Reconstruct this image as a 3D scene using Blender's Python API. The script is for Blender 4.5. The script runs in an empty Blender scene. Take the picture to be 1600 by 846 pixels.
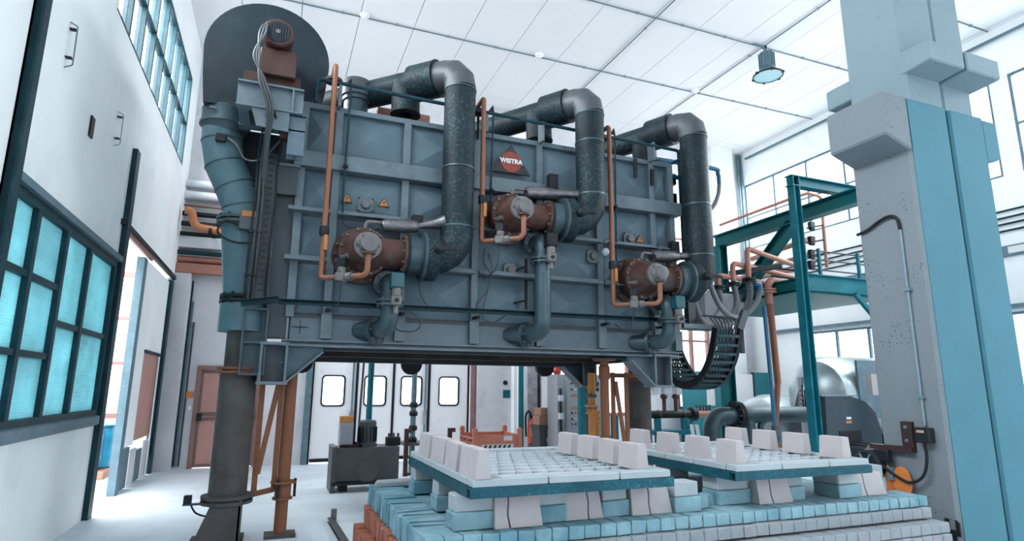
import bpy, math, random
from mathutils import Vector, Matrix
random.seed(7)
V = Vector
R_ = math.radians
scene = bpy.context.scene
col = scene.collection

# ------------------------------------------------------------------ camera
YAW, PITCH, ROLL, FPX, EYE = 0.375568, 0.196281, -0.006498, 924.75, 1.5
_f = V((math.sin(YAW)*math.cos(PITCH), math.cos(YAW)*math.cos(PITCH), math.sin(PITCH)))
_r0 = V((math.cos(YAW), -math.sin(YAW), 0)); _d0 = _f.cross(_r0)
_r = math.cos(ROLL)*_r0 + math.sin(ROLL)*_d0
_d = -math.sin(ROLL)*_r0 + math.cos(ROLL)*_d0
cam_data = bpy.data.cameras.new('camera')
cam_data.sensor_width = 36.0; cam_data.lens = FPX/1600*36.0
cam_data.clip_start = 0.05; cam_data.clip_end = 200
cam = bpy.data.objects.new('camera', cam_data); col.objects.link(cam)
M_ = Matrix((_r, -_d, -_f)).transposed().to_4x4(); M_.translation = (0, 0, EYE)
cam.matrix_world = M_
scene.camera = cam

# ------------------------------------------------------------------ light
scene.view_settings.view_transform = 'Standard'
scene.view_settings.look = 'None'
scene.view_settings.gamma = 1.0
scene.view_settings.use_curve_mapping = False
scene.view_settings.exposure = 0.12
w = bpy.data.worlds.new('overcast_sky'); scene.world = w; w.use_nodes = True
bg = w.node_tree.nodes['Background']
bg.inputs['Color'].default_value = (0.94, 0.975, 1.0, 1); bg.inputs['Strength'].default_value = 3.6
scene.cycles.max_bounces = 10; scene.cycles.diffuse_bounces = 6; scene.cycles.transparent_max_bounces = 12
scene.cycles.caustics_reflective = False; scene.cycles.caustics_refractive = False
scene.cycles.sample_clamp_indirect = 6.0

def daylight(name, loc, sx, sy, rot, power, color=(0.97, 0.99, 1.0)):
    ld = bpy.data.lights.new(name, 'AREA'); ld.shape = 'RECTANGLE'; ld.size = sx; ld.size_y = sy
    ld.energy = power; ld.color = color
    o = bpy.data.objects.new(name, ld); col.objects.link(o); o.location = loc; o.rotation_euler = rot
    return o
# overcast daylight standing just outside the window bands
daylight('daylight_right_band', (13.3, 6.0, 7.4), 2.6, 14.0, (0, R_(58), 0), 2500)
daylight('daylight_left_band', (-3.0, 6.5, 7.4), 2.4, 12.0, (0, R_(-58), 0), 2900)

# ------------------------------------------------------------------ helpers
def P(x, y, **k):
    """world point that photograph pixel (x, y) shows on the plane X=, Y= or Z="""
    d = _f + _r*((x-800)/FPX) + _d*((y-423)/FPX)
    (a, v), = k.items(); i = 'XYZ'.index(a)
    o = V((0, 0, EYE)); t = (v-o[i])/d[i]
    return o + d*t
def SZ(n, p):
    """metres covered by n photograph pixels at the distance of p"""
    return n*(V(p)-V((0, 0, EYE))).dot(_f)/FPX

def basis(d, up=V((0, 0, 1))):
    d = V(d).normalized(); up = V(up)
    if abs(d.dot(up.normalized())) > .999: up = V((0, 1, 0))
    s = d.cross(up).normalized(); u = s.cross(d).normalized()
    return d, s, u
def fillet(pts, r, n=5):
    pts = [V(p) for p in pts]; out = [pts[0]]
    for a, b, c in zip(pts, pts[1:], pts[2:]):
        d1 = (a-b); d2 = (c-b); l1 = d1.length; l2 = d2.length; d1.normalize(); d2.normalize()
        ang = d1.angle(d2)
        if ang > 3.12 or ang < .02: out.append(b); continue
        t = min(r/math.tan(ang/2), l1*.49, l2*.49); rr = t*math.tan(ang/2)
        p1 = b+d1*t; p2 = b+d2*t
        cc = b+(d1+d2).normalized()*(rr/math.sin(ang/2))
        e1 = p1-cc; e2 = p2-cc; th = e1.angle(e2)
        for i in range(n+1):
            s = i/n
            out.append(cc+(e1*math.sin((1-s)*th)+e2*math.sin(s*th))/math.sin(th) if th > 1e-4 else p1)
    out.append(pts[-1]); return out
def arc_sag(a, b, sag, n=12):
    a, b = V(a), V(b)
    return [a.lerp(b, i/n)+V((0, 0, -sag*4*(i/n)*(1-i/n))) for i in range(n+1)]
def spline(pts, n=6):
    pts = [V(p) for p in pts]; q = [pts[0]*2-pts[1]]+pts+[pts[-1]*2-pts[-2]]; out = []
    for i in range(1, len(q)-2):
        p0, p1, p2, p3 = q[i-1:i+3]
        for j in range(n):
            t = j/n
            out.append(.5*((2*p1)+(p2-p0)*t+(2*p0-5*p1+4*p2-p3)*t*t+(3*p1-p0-3*p2+p3)*t**3))
    out.append(pts[-1]); return out

class MB:
    def __init__(s): s.v = []; s.f = []; s.many = False
    def add(s, vs, fs):
        k = len(s.v); s.v += [V(p) for p in vs]; s.f += [tuple(i+k for i in f) for f in fs]; return s
    def box(s, a, b):
        x0, x1 = sorted((a[0], b[0])); y0, y1 = sorted((a[1], b[1])); z0, z1 = sorted((a[2], b[2]))
        return s.add([(x0,y0,z0),(x1,y0,z0),(x1,y1,z0),(x0,y1,z0),(x0,y0,z1),(x1,y0,z1),(x1,y1,z1),(x0,y1,z1)],
                     [(3,2,1,0),(4,5,6,7),(0,1,5,4),(1,2,6,5),(2,3,7,6),(3,0,4,7)])
    def obox(s, c, size, ax=(1,0,0), up=(0,0,1)):
        d, sd, u = basis(ax, up); c = V(c); vs = []
        for k in (-.5, .5):
            for i, j in ((-.5,-.5),(.5,-.5),(.5,.5),(-.5,.5)):
                vs.append(c+d*(i*size[0])+sd*(-j*size[1])+u*(k*size[2]))
        return s.add(vs, [(3,2,1,0),(4,5,6,7),(0,1,5,4),(1,2,6,5),(2,3,7,6),(3,0,4,7)])
    def bar(s, a, b, w, h, up=(0,0,1)):
        a, b = V(a), V(b); return s.obox((a+b)/2, ((b-a).length, w, h), b-a, up)
    def prism(s, poly, ext):
        ext = V(ext); p = [V(q) for q in poly]; n = len(p)
        nrm = V((0,0,0))
        for i in range(n): nrm += p[i].cross(p[(i+1) % n])
        if nrm.dot(ext) > 0: p = p[::-1]
        return s.add(p+[q+ext for q in p], [tuple(range(n)), tuple(range(2*n-1, n-1, -1))]+[((i+1) % n, i, i+n, (i+1) % n+n) for i in range(n)])
    def section(s, prof, a, b, up=(0,0,1)):
        """2-D profile (side, up) swept from a to b"""
        d, sd, u = basis(V(b)-V(a), up)
        return s.prism([V(a)+sd*x+u*y for x, y in prof], V(b)-V(a))
    def ibeam(s, a, b, w, h, t, up=(0,0,1)):
        W, Hh, k = w/2, h/2, t/2
        return s.section([(-W,-Hh),(W,-Hh),(W,-Hh+t),(k,-Hh+t),(k,Hh-t),(W,Hh-t),(W,Hh),(-W,Hh),(-W,Hh-t),(-k,Hh-t),(-k,-Hh+t),(-W,-Hh+t)], a, b, up)
    def chan(s, a, b, w, h, t, up=(0,0,1)):
        W, Hh = w, h/2
        return s.section([(0,-Hh),(W,-Hh),(W,-Hh+t),(t,-Hh+t),(t,Hh-t),(W,Hh-t),(W,Hh),(0,Hh)], a, b, up)
    def angle(s, a, b, w, h, t, up=(0,0,1)):
        return s.section([(0,0),(w,0),(w,t),(t,t),(t,h),(0,h)], a, b, up)
    def lathe(s, o, axis, prof, n=20, caps=True):
        d, sd, u = basis(axis); o = V(o); vs = []; fs = []
        for t, r in prof:
            for i in range(n):
                a = 2*math.pi*i/n; vs.append(o+d*t+(sd*math.cos(a)+u*math.sin(a))*max(r, 1e-5))
        for j in range(len(prof)-1):
            for i in range(n):
                k = (i+1) % n; fs.append((j*n+i, j*n+k, (j+1)*n+k, (j+1)*n+i))
        if caps:
            fs.append(tuple(range(n-1, -1, -1))); fs.append(tuple((len(prof)-1)*n+i for i in range(n)))
        return s.add(vs, fs)
    def cyl(s, a, b, r, r2=None, n=16):
        a, b = V(a), V(b); return s.lathe(a, b-a, [(0, r), ((b-a).length, r if r2 is None else r2)], n)
    def tube(s, path, r, n=10, caps=True):
        path = [V(p) for p in path]; m = len(path); rr = r if callable(r) else (lambda t: r)
        tang = []
        for i in range(m):
            t = (path[min(i+1, m-1)]-path[i]).normalized()+(path[i]-path[max(i-1, 0)]).normalized()
            tang.append(t.normalized() if t.length > 1e-9 else V((0,0,1)))
        _, sd, u = basis(tang[0]); vs = []; fs = []
        for i in range(m):
            if i:
                sd = (sd-tang[i]*sd.dot(tang[i])).normalized()
            u = sd.cross(tang[i]).normalized()
            sc = 1.0
            for k in range(n):
                a = 2*math.pi*k/n; vs.append(path[i]+(sd*math.cos(a)+u*math.sin(a))*rr(i/(m-1)))
        for j in range(m-1):
            for i in range(n):
                k = (i+1) % n; fs.append((j*n+k, j*n+i, (j+1)*n+i, (j+1)*n+k))
        if caps:
            fs.append(tuple(range(n))); fs.append(tuple((m-1)*n+i for i in range(n-1, -1, -1)))
        return s.add(vs, fs)
    def bolts(s, c, axis, rad, count, r, h, ph=0.0):
        d, sd, u = basis(axis)
        for i in range(count):
            a = 2*math.pi*i/count+ph; p = V(c)+(sd*math.cos(a)+u*math.sin(a))*rad
            s.lathe(p, d, [(0, r), (h, r)], 6)
        s.many = True
        return s
    def sphere(s, c, r, n=14, m=8, sc=(1,1,1)):
        prof = [(-r*math.cos(math.pi*i/m), r*math.sin(math.pi*i/m)) for i in range(m+1)]
        k = len(s.v); s.lathe((0,0,0), (0,0,1), prof, n, False)
        for i in range(k, len(s.v)):
            p = s.v[i]; s.v[i] = V((p.x*sc[0], p.y*sc[1], p.z*sc[2]))+V(c)
        return s
    def build(s, name, mat, parent=None, smooth=35, org=None, bevel=0):
        lo = V([min(p[i] for p in s.v) for i in range(3)]); hi = V([max(p[i] for p in s.v) for i in range(3)])
        o0 = V(org) if org is not None else (V(((lo.x+hi.x)/2, (lo.y+hi.y)/2, lo.z)))
        me = bpy.data.meshes.new(name)
        me.from_pydata([tuple(p-o0) for p in s.v], [], s.f); me.update()
        if smooth:
            me.polygons.foreach_set('use_smooth', [True]*len(me.polygons))
            me.set_sharp_from_angle(angle=R_(smooth))
        me.materials.append(M[mat] if isinstance(mat, str) else mat)
        o = bpy.data.objects.new(name, me); col.objects.link(o)
        pw = WORLD.get(parent.name, V((0,0,0))) if parent else V((0,0,0))
        if parent: o.parent = parent
        if s.many: o['kind'] = 'stuff'   # ring of bolts a pixel or two across
        o.location = o0-pw; WORLD[o.name] = o0
        if bevel:
            b = o.modifiers.new('edge', 'BEVEL'); b.width = bevel; b.segments = 1; b.limit_method = 'ANGLE'
        return o
WORLD = {}
def segments(path, r, n, name, mats, parent):
    """mitred duct bend, every sheet metal segment a part of its own with a thin raised seam"""
    full = MB().tube(path, r, n, False).v
    for i in range(len(path)-1):
        g = MB(); g.add(full[i*n:(i+2)*n], [((j+1) % n, j, n+j, n+(j+1) % n) for j in range(n)])
        g.build(name, mats, parent)
def tag(o, label=None, cat=None, group=None, kind=None):
    if label: o['label'] = label
    if cat: o['category'] = cat
    if group: o['group'] = group
    if kind: o['kind'] = kind
    return o
def thing(name, label, cat, loc, group=None):
    o = bpy.data.objects.new(name, None); col.objects.link(o); o.location = loc; WORLD[o.name] = V(loc)
    o.empty_display_size = .1
    return tag(o, label, cat, group)
def copy_obj(o, loc, parent=None, keep=False):
    c = o.copy(); col.objects.link(c); c.parent = parent
    pw = WORLD.get(parent.name, V((0,0,0))) if parent else V((0,0,0))
    c.location = V(loc)-pw; WORLD[c.name] = V(loc)
    return c
def struct(o): o['kind'] = 'structure'; return o

# ------------------------------------------------------------------ materials
M = {}
def _mat(name):
    m = bpy.data.materials.new(name); m.use_nodes = True; M[name] = m
    nt = m.node_tree; return m, nt, nt.nodes['Principled BSDF']
def _n(nt, typ, **inp):
    n = nt.nodes.new(typ)
    for k, v in inp.items(): n.inputs[k.replace('_', ' ')].default_value = v
    return n
def _coords(nt, scale=(1,1,1)):
    tc = nt.nodes.new('ShaderNodeNewGeometry'); mp = nt.nodes.new('ShaderNodeMapping')
    mp.inputs['Scale'].default_value = scale
    nt.links.new(tc.outputs['Position'], mp.inputs['Vector']); return mp.outputs['Vector']
def _mix(nt, fac, a, b, blend='MIX'):
    n = nt.nodes.new('ShaderNodeMix'); n.data_type = 'RGBA'; n.blend_type = blend
    for sock, val in ((n.inputs[0], fac), (n.inputs[6], a), (n.inputs[7], b)):
        if hasattr(val, 'links') or hasattr(val, 'is_linked'): nt.links.new(val, sock)
        else: sock.default_value = val if not isinstance(val, tuple) else (*val, 1)
    return n.outputs[2]
def _ramp(nt, fac, a, b):
    n = nt.nodes.new('ShaderNodeMapRange'); n.inputs['From Min'].default_value = a; n.inputs['From Max'].default_value = b
    nt.links.new(fac, n.inputs['Value']); return n.outputs['Result']
def mat(name, c, rough=.6, metal=0.0, var=.12, scale=3.0, dirt=None, dirt_amt=(.52, .72), dirt_scale=2.0, bump=0.0, bump_scale=40, stretch=(1,1,1), spec=.5):
    m, nt, b = _mat(name); L = nt.links.new
    vec = _coords(nt, stretch)
    n1 = _n(nt, 'ShaderNodeTexNoise', Scale=scale, Detail=6.0, Roughness=.6); L(vec, n1.inputs['Vector'])
    lo = tuple(x*(1-var) for x in c); hi = tuple(min(1, x*(1+var)) for x in c)
    out = _mix(nt, _ramp(nt, n1.outputs['Fac'], .3, .7), lo, hi)
    if dirt:
        n2 = _n(nt, 'ShaderNodeTexNoise', Scale=dirt_scale, Detail=8.0, Roughness=.68); L(vec, n2.inputs['Vector'])
        out = _mix(nt, _ramp(nt, n2.outputs['Fac'], *dirt_amt), out, dirt)
    L(out, b.inputs['Base Color'])
    b.inputs['Roughness'].default_value = rough; b.inputs['Metallic'].default_value = metal
    b.inputs['Specular IOR Level'].default_value = spec
    if bump:
        n3 = _n(nt, 'ShaderNodeTexNoise', Scale=bump_scale, Detail=5.0); L(vec, n3.inputs['Vector'])
        bp = _n(nt, 'ShaderNodeBump', Strength=bump, Distance=.01); L(n3.outputs['Fac'], bp.inputs['Height']); L(bp.outputs['Normal'], b.inputs['Normal'])
    return m
def spangle(name, a, b_, scale=60, rough=.42, metal=.75):
    m, nt, b = _mat(name); L = nt.links.new; vec = _coords(nt)
    vo = _n(nt, 'ShaderNodeTexVoronoi', Scale=scale); L(vec, vo.inputs['Vector'])
    sp = nt.nodes.new('ShaderNodeSeparateColor'); L(vo.outputs['Color'], sp.inputs[0])
    n1 = _n(nt, 'ShaderNodeTexNoise', Scale=2.5, Detail=4.0); L(vec, n1.inputs['Vector'])
    f = nt.nodes.new('ShaderNodeMath'); f.operation = 'POWER'; L(sp.outputs[0], f.inputs[0]); f.inputs[1].default_value = 5.5
    out = _mix(nt, f.outputs[0], a, b_)
    out = _mix(nt, _ramp(nt, n1.outputs['Fac'], .35, .75), out, tuple(x*.6 for x in a))
    L(out, b.inputs['Base Color']); b.inputs['Roughness'].default_value = rough; b.inputs['Metallic'].default_value = metal
    b.inputs['Specular IOR Level'].default_value = .25
    return m
def pocked(name, c, hole, scale=28, thr=.16, rough=.8, var=.06):
    """painted cast concrete with small air holes"""
    m, nt, b = _mat(name); L = nt.links.new; vec = _coords(nt)
    vo = _n(nt, 'ShaderNodeTexVoronoi', Scale=scale); L(vec, vo.inputs['Vector'])
    n0 = _n(nt, 'ShaderNodeTexNoise', Scale=3.0, Detail=3.0); L(vec, n0.inputs['Vector'])
    sp = nt.nodes.new('ShaderNodeSeparateColor'); L(vo.outputs['Color'], sp.inputs[0])
    thrn = nt.nodes.new('ShaderNodeMath'); thrn.operation = 'MULTIPLY'
    L(_ramp(nt, sp.outputs[0], .55, 1.0), thrn.inputs[0]); L(_ramp(nt, n0.outputs['Fac'], .42, .62), thrn.inputs[1])
    mm = nt.nodes.new('ShaderNodeMath'); mm.operation = 'MULTIPLY'; L(thrn.outputs[0], mm.inputs[0]); mm.inputs[1].default_value = thr*2.2
    lt = nt.nodes.new('ShaderNodeMath'); lt.operation = 'LESS_THAN'; L(vo.outputs['Distance'], lt.inputs[0]); L(mm.outputs[0], lt.inputs[1])
    n1 = _n(nt, 'ShaderNodeTexNoise', Scale=1.6, Detail=7.0, Roughness=.65); L(vec, n1.inputs['Vector'])
    base = _mix(nt, _ramp(nt, n1.outputs['Fac'], .3, .7), tuple(x*(1-var) for x in c), tuple(min(1, x*(1+var)) for x in c))
    L(_mix(nt, lt.outputs[0], base, hole), b.inputs['Base Color']); b.inputs['Roughness'].default_value = rough
    n3 = _n(nt, 'ShaderNodeTexNoise', Scale=60.0, Detail=4.0); L(vec, n3.inputs['Vector'])
    bp = _n(nt, 'ShaderNodeBump', Strength=.15, Distance=.01); L(n3.outputs['Fac'], bp.inputs['Height']); L(bp.outputs['Normal'], b.inputs['Normal'])
    return m
def glass(name, tint, clear=.8, rough=.15):
    m, nt, b = _mat(name); L = nt.links.new
    tr = nt.nodes.new('ShaderNodeBsdfTransparent'); tr.inputs[0].default_value = (*tint, 1)
    b.inputs['Base Color'].default_value = (*tint, 1); b.inputs['Roughness'].default_value = rough
    mx = nt.nodes.new('ShaderNodeMixShader'); mx.inputs[0].default_value = clear
    L(b.outputs[0], mx.inputs[1]); L(tr.outputs[0], mx.inputs[2]); L(mx.outputs[0], nt.nodes['Material Output'].inputs['Surface'])
    return m
def frosted(name, tint, rough=.35, ribs=0):
    m, nt, b = _mat(name); L = nt.links.new
    vec = _coords(nt); n1 = _n(nt, 'ShaderNodeTexNoise', Scale=1.3, Detail=5.0, Roughness=.6); L(vec, n1.inputs['Vector'])
    c = _mix(nt, _ramp(nt, n1.outputs['Fac'], .3, .75), tuple(x*.62 for x in tint), tint)
    tl = nt.nodes.new('ShaderNodeBsdfTranslucent'); L(c, tl.inputs[0])
    L(c, b.inputs['Base Color']); b.inputs['Roughness'].default_value = rough
    if ribs:
        wv = _n(nt, 'ShaderNodeTexWave', Scale=ribs); wv.bands_direction = 'Z'; L(vec, wv.inputs['Vector'])
        bp = _n(nt, 'ShaderNodeBump', Strength=.5, Distance=.01); L(wv.outputs['Fac'], bp.inputs['Height'])
        L(bp.outputs['Normal'], b.inputs['Normal']); L(bp.outputs['Normal'], tl.inputs['Normal'])
    mx = nt.nodes.new('ShaderNodeMixShader'); mx.inputs[0].default_value = .62
    L(b.outputs[0], mx.inputs[1]); L(tl.outputs[0], mx.inputs[2]); L(mx.outputs[0], nt.nodes['Material Output'].inputs['Surface'])
    return m
def glow(name, c, s):
    m, nt, b = _mat(name); b.inputs['Base Color'].default_value = (*c, 1)
    b.inputs['Emission Color'].default_value = (*c, 1); b.inputs['Emission Strength'].default_value = s; return m

mat('white_wall', (.84, .87, .88), .85, var=.05, scale=1.2, dirt=(.66, .72, .76), dirt_amt=(.58, .85), dirt_scale=.9, bump=.08, bump_scale=30)
mat('concrete_wall', (.60, .60, .63), .9, var=.10, scale=1.5, dirt=(.40, .42, .46), dirt_amt=(.55, .8), dirt_scale=1.6, bump=.15, bump_scale=25)
mat('raw_concrete', (.30, .30, .33), .9, var=.25, scale=3, dirt=(.16, .14, .15), dirt_amt=(.5, .7), dirt_scale=4, bump=.2)
mat('ceiling_white', (.85, .845, .85), .9, var=.02, scale=.6)
mat('seam_dark', (.30, .32, .35), .9, var=.1)
mat('floor_concrete', (.66, .73, .79), .55, var=.10, scale=.8, dirt=(.45, .52, .58), dirt_amt=(.5, .78), dirt_scale=.7, bump=.05, bump_scale=20)
mat('teal_steel', (.004, .032, .044), .5, spec=.25, var=.25, scale=6, dirt=(.012, .055, .07), dirt_scale=5)
mat('teal_frame', (.004, .115, .15), .5, spec=.2, var=.18, scale=3, dirt=(.010, .15, .19), dirt_scale=4)
mat('green_frame', (.003, .10, .11), .5, spec=.2, var=.15, scale=3)
mat('blue_grey_steel', (.09, .16, .20), .55, var=.2, scale=4, dirt=(.18, .22, .25), dirt_scale=5)
mat('pink_frame', (.26, .13, .12), .7, var=.12, scale=5)
mat('pink_board', (.47, .25, .22), .7, var=.08, scale=3)
mat('brown_door', (.235, .13, .115), .6, var=.10, scale=2.5, dirt=(.23, .155, .15), dirt_scale=2.5)
mat('black_rubber', (.008, .011, .015), .6, var=.2, spec=.25)
mat('black_metal', (.010, .013, .017), .55, var=.2, spec=.25)
mat('dark_cable', (.03, .04, .05), .5, var=.2)
frosted('teal_glass', (.40, .72, .78), ribs=14)
glass('clear_glass', (.97, .99, 1.0), .92)
mat('door_white', (.80, .79, .82), .6, var=.04, scale=1.2, dirt=(.5, .47, .5), dirt_amt=(.6, .85), dirt_scale=1.8)
# ------------------------------------------------------------------ the building
XL, XR, YB, YF, ZC = -1.9, 12.2, 12.8, -3.0, 8.25
def holed(name, mat_, plane, a, thick, u0, u1, z0, z1, holes, parent=None):
    """a wall slab on plane 'X' or 'Y' at a (thickness away from the room) with rectangular openings, welded"""
    us = sorted({u0, u1, *[h[i] for h in holes for i in (0, 1)]}); zs = sorted({z0, z1, *[h[i] for h in holes for i in (2, 3)]})
    us = [u for u in us if u0 <= u <= u1]; zs = [z for z in zs if z0 <= z <= z1]
    nu, nz = len(us), len(zs)
    def pt(i, j, k):
        t = a+thick*k
        return (t, us[i], zs[j]) if plane == 'X' else (us[i], t, zs[j])
    solid = {}
    for i in range(nu-1):
        for j in range(nz-1):
            cu, cz = (us[i]+us[i+1])/2, (zs[j]+zs[j+1])/2
            solid[i, j] = not any(h[0] < cu < h[1] and h[2] < cz < h[3] for h in holes)
    idx = {}; vs = []; fs = []
    def q(i, j, k):
        if (i, j, k) not in idx: idx[i, j, k] = len(vs); vs.append(pt(i, j, k))
        return idx[i, j, k]
    for (i, j), s in solid.items():
        if not s: continue
        fs.append((q(i,j,0), q(i+1,j,0), q(i+1,j+1,0), q(i,j+1,0))); fs.append((q(i,j,1), q(i,j+1,1), q(i+1,j+1,1), q(i+1,j,1)))
        if not solid.get((i-1, j)): fs.append((q(i,j,0), q(i,j+1,0), q(i,j+1,1), q(i,j,1)))
        if not solid.get((i+1, j)): fs.append((q(i+1,j,0), q(i+1,j,1), q(i+1,j+1,1), q(i+1,j+1,0)))
        if not solid.get((i, j-1)): fs.append((q(i,j,0), q(i,j,1), q(i+1,j,1), q(i+1,j,0)))
        if not solid.get((i, j+1)): fs.append((q(i,j+1,0), q(i+1,j+1,0), q(i+1,j+1,1), q(i,j+1,1)))
    m = MB(); m.add(vs, fs); o = m.build(name, mat_, parent, smooth=0); return struct(o) if not parent else o

struct(MB().box((-5.2, YF-.2, -.15), (XR+.3, YB+.3, 0)).build('floor', 'floor_concrete', smooth=0))
# ceiling: dark slab with pale panels under it
ceil = struct(MB().box((XL-.2, YF-.2, ZC+.03), (XR+.2, YB+.2, ZC+.15)).build('ceiling', 'seam_dark', smooth=0))
PW, PL = 1.008, 2.02
xs = [-.044+PW*k for k in range(-2, 14)]; ys = [10.19+PL*k for k in range(-7, 3)]
pan = None
for i, x in enumerate(xs[:-1]):
    for y in ys[:-1]:
        x0, x1, y0, y1 = max(x, XL-.1)+.006, min(x+PW, XR+.1)-.006, max(y, YF-.1)+.005, min(y+PL, YB+.1)-.005
        if x1-x0 < .05 or y1-y0 < .05: continue
        full = x1-x0 > PW-.02 and y1-y0 > PL-.02
        if full and pan is not None: copy_obj(pan, ((x0+x1)/2, (y0+y1)/2, ZC), ceil)
        else:
            o = MB().box((x0, y0, ZC), (x1, y1, ZC+.029)).build('ceiling_panel', 'ceiling_white', ceil, smooth=0)
            if full: pan = o
# left wall
ULZ = (5.52, 7.3); up_l = [(YF+.4, .4), (.8, 3.4), (3.8, 6.6), (6.95, 12.0)]
holed('wall_left', 'white_wall', 'X', XL, -.2, YF-.2, YB, 0, ZC+.03, [(5.1, 8.35, 1.15, 2.98), (8.55, 12.55, -.01, 3.45)]+[(a, b, *ULZ) for a, b in up_l])
holed('wall_back', 'concrete_wall', 'Y', YB, .2, -5.2, XR+.2, 0, ZC+.03, [(-3.6, -2.35, .92, 3.6), (-1.37, -.2, 0, 1.88), (.72, 4.1, 0, 4.2), (6.0, 8.2, .85, 2.75), (9.62, 10.72, 1.0, 6.4)])
URZ = (5.38, 7.28)
rw = [(YF+.3, 1.0), (1.3, 6.0), (6.3, 12.72)]
holed('wall_right', 'white_wall', 'X', XR, .2, YF-.2, YB, 0, ZC+.03, [(a, b, *URZ) for a, b in rw]+[(YF+.3, 2.0, 1.55, 2.9), (2.3, 6.6, 1.55, 2.9), (6.9, 11.0, 1.55, 2.9)])
holed('wall_front', 'white_wall', 'Y', YF, -.2, XL-.2, XR+.2, 0, ZC+.03, [(2.5, 6.5, 1.0, 5.5), (7.0, 11.5, 1.0, 5.5)])  # unseen wall; its openings are enlarged to let in more light

winN = [0]
def window(plane, a, u0, u1, z0, z1, umull, ztran, fm, gm, t=.05, dep=.08, inset=.05, sub=None):
    """window_<n> > frame, mullion, transom, pane"""
    winN[0] += 1
    mid = (a, (u0+u1)/2, z0) if plane == 'X' else ((u0+u1)/2, a, z0)
    r = thing('window_%d' % winN[0], None, None, mid); r['kind'] = 'structure'
    d = inset
    def B(name, ua, ub, za, zb, m_, th=dep, off=0.0):
        k0, k1 = a+(d-th/2+off)*SGN, a+(d+th/2+off)*SGN
        return MB().box((k0, ua, za), (k1, ub, zb)).build(name, m_, r, smooth=0) if plane == 'X' else MB().box((ua, k0, za), (ub, k1, zb)).build(name, m_, r, smooth=0)
    SGN = (-1 if (plane == 'X' and a < 0) else 1)
    B('frame', u0, u0+t, z0, z1, fm); B('frame', u1-t, u1, z0, z1, fm); B('frame', u0+t, u1-t, z0, z0+t, fm); B('frame', u0+t, u1-t, z1-t, z1, fm)
    ue = [u0]+sorted(umull)+[u1]; ze = [z0]+sorted(ztran)+[z1]
    for u in umull: B('mullion', u-t/2, u+t/2, z0+t, z1-t, fm)
    for i in range(len(ue)-1):
        if sub and i in sub: zz = [z0]+sorted(sub[i])+[z1]
        else: zz = ze
        for z in zz[1:-1]: B('transom', ue[i]+t/2, ue[i+1]-t/2, z-t*.35, z+t*.35, fm, dep*.8)
        for za, zb in zip(zz, zz[1:]):
            B('pane', ue[i]+t*.5, ue[i+1]-t*.5, za+t*.35, zb-t*.35, gm, .008)
    return r
window('X', XL, 5.1, 8.35, 1.15, 2.98, [5.76, 6.5, 7.27], [1.75, 2.37], 'teal_steel', 'teal_glass', t=.075, dep=.1, inset=.03, sub={2: [2.06], 3: [2.06]})
for (a, b) in up_l:
    n = max(2, round((b-a)/.62)); mm = [a+(b-a)*i/n for i in range(1, n)]
    window('X', XL, a, b, *ULZ, mm, [6.37], 'teal_steel', 'clear_glass', t=.06, dep=.1, inset=.06)
for (a, b) in rw:
    n = max(2, round((b-a)/1.15)); mm = [a+(b-a)*i/n for i in range(1, n)]
    window('X', XR, a, b, *URZ, mm, [6.3], 'blue_grey_steel', 'clear_glass', t=.05, dep=.06, inset=.06)
for (a, b) in [(YF+.3, 2.0), (2.3, 6.6), (6.9, 11.0)]:
    n = max(2, round((b-a)/.75)); mm = [a+(b-a)*i/n for i in range(1, n)]
    window('X', XR, a, b, 1.55, 2.9, mm, [], 'blue_grey_steel', 'clear_glass', t=.05, dep=.06, inset=.06)
window('Y', YB, -3.6, -2.35, .92, 3.6, [-2.98], [1.9, 2.72], 'pink_frame', 'clear_glass', t=.09, dep=.1, inset=.05)
window('Y', YB, 6.0, 8.2, .85, 2.75, [6.75, 7.5], [2.2], 'pink_frame', 'clear_glass', t=.08, dep=.1, inset=.05)
window('Y', YB, 9.62, 10.72, 1.0, 6.4, [10.15], [1.9, 2.75, 3.65, 4.6, 5.5], 'pink_frame', 'clear_glass', t=.07, dep=.1, inset=.05)
for a, b in ((2.5, 6.5), (7.0, 11.5)): window('Y', YF, a, b, 1.0, 5.5, [a+(b-a)/3, a+(b-a)*2/3], [2.5, 4.0], 'blue_grey_steel', 'clear_glass', inset=-.05)  # unseen windows, sized to bring light in from behind the camera
# ------------------------------------------------------------------ pillar, partitions, doors, ceiling fittings
pocked('pillar_side', (.15, .178, .20), (.05, .07, .09), 62, .2)
pocked('pillar_blue', (.045, .158, .208), (.05, .10, .13), 70, .15)  # front faces: blue cast of the light put into the colour
pocked('pillar_pale', (.165, .23, .265), (.05, .08, .10), 62, .2)  # upper parts: brighter light put into a paler colour
def chamf(x0, y0, x1, y1, c):
    return [(x0+c, y0), (x1-c, y0), (x1, y0+c), (x1, y1-c), (x1-c, y1), (x0+c, y1), (x0, y1-c), (x0, y0+c)]
def post(name, x0, y0, x1, y1, z0, z1, m_, par, c=.02):
    return MB().prism([(x, y, z0) for x, y in chamf(x0, y0, x1, y1, c)], (0, 0, z1-z0)).build(name, m_, par, smooth=0)
pil = thing('pillar_twin', 'pale blue concrete twin pillar with corbels', None, (5.5, 3.5, 0)); pil['kind'] = 'structure'
post('shaft', 5.0, 3.24, 5.557, 3.81, 0, 4.05, 'pillar_side', pil, .025)
post('shaft', 5.605, 3.24, 6.09, 3.81, 0, 4.05, 'pillar_blue', pil, .02)
post('upper_shaft', 5.07, 3.24, 5.54, 3.80, 4.05, ZC, 'pillar_pale', pil, .02)
post('upper_shaft', 5.58, 3.26, 6.0, 3.80, 4.05, ZC, 'pillar_pale', pil, .02)
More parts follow.
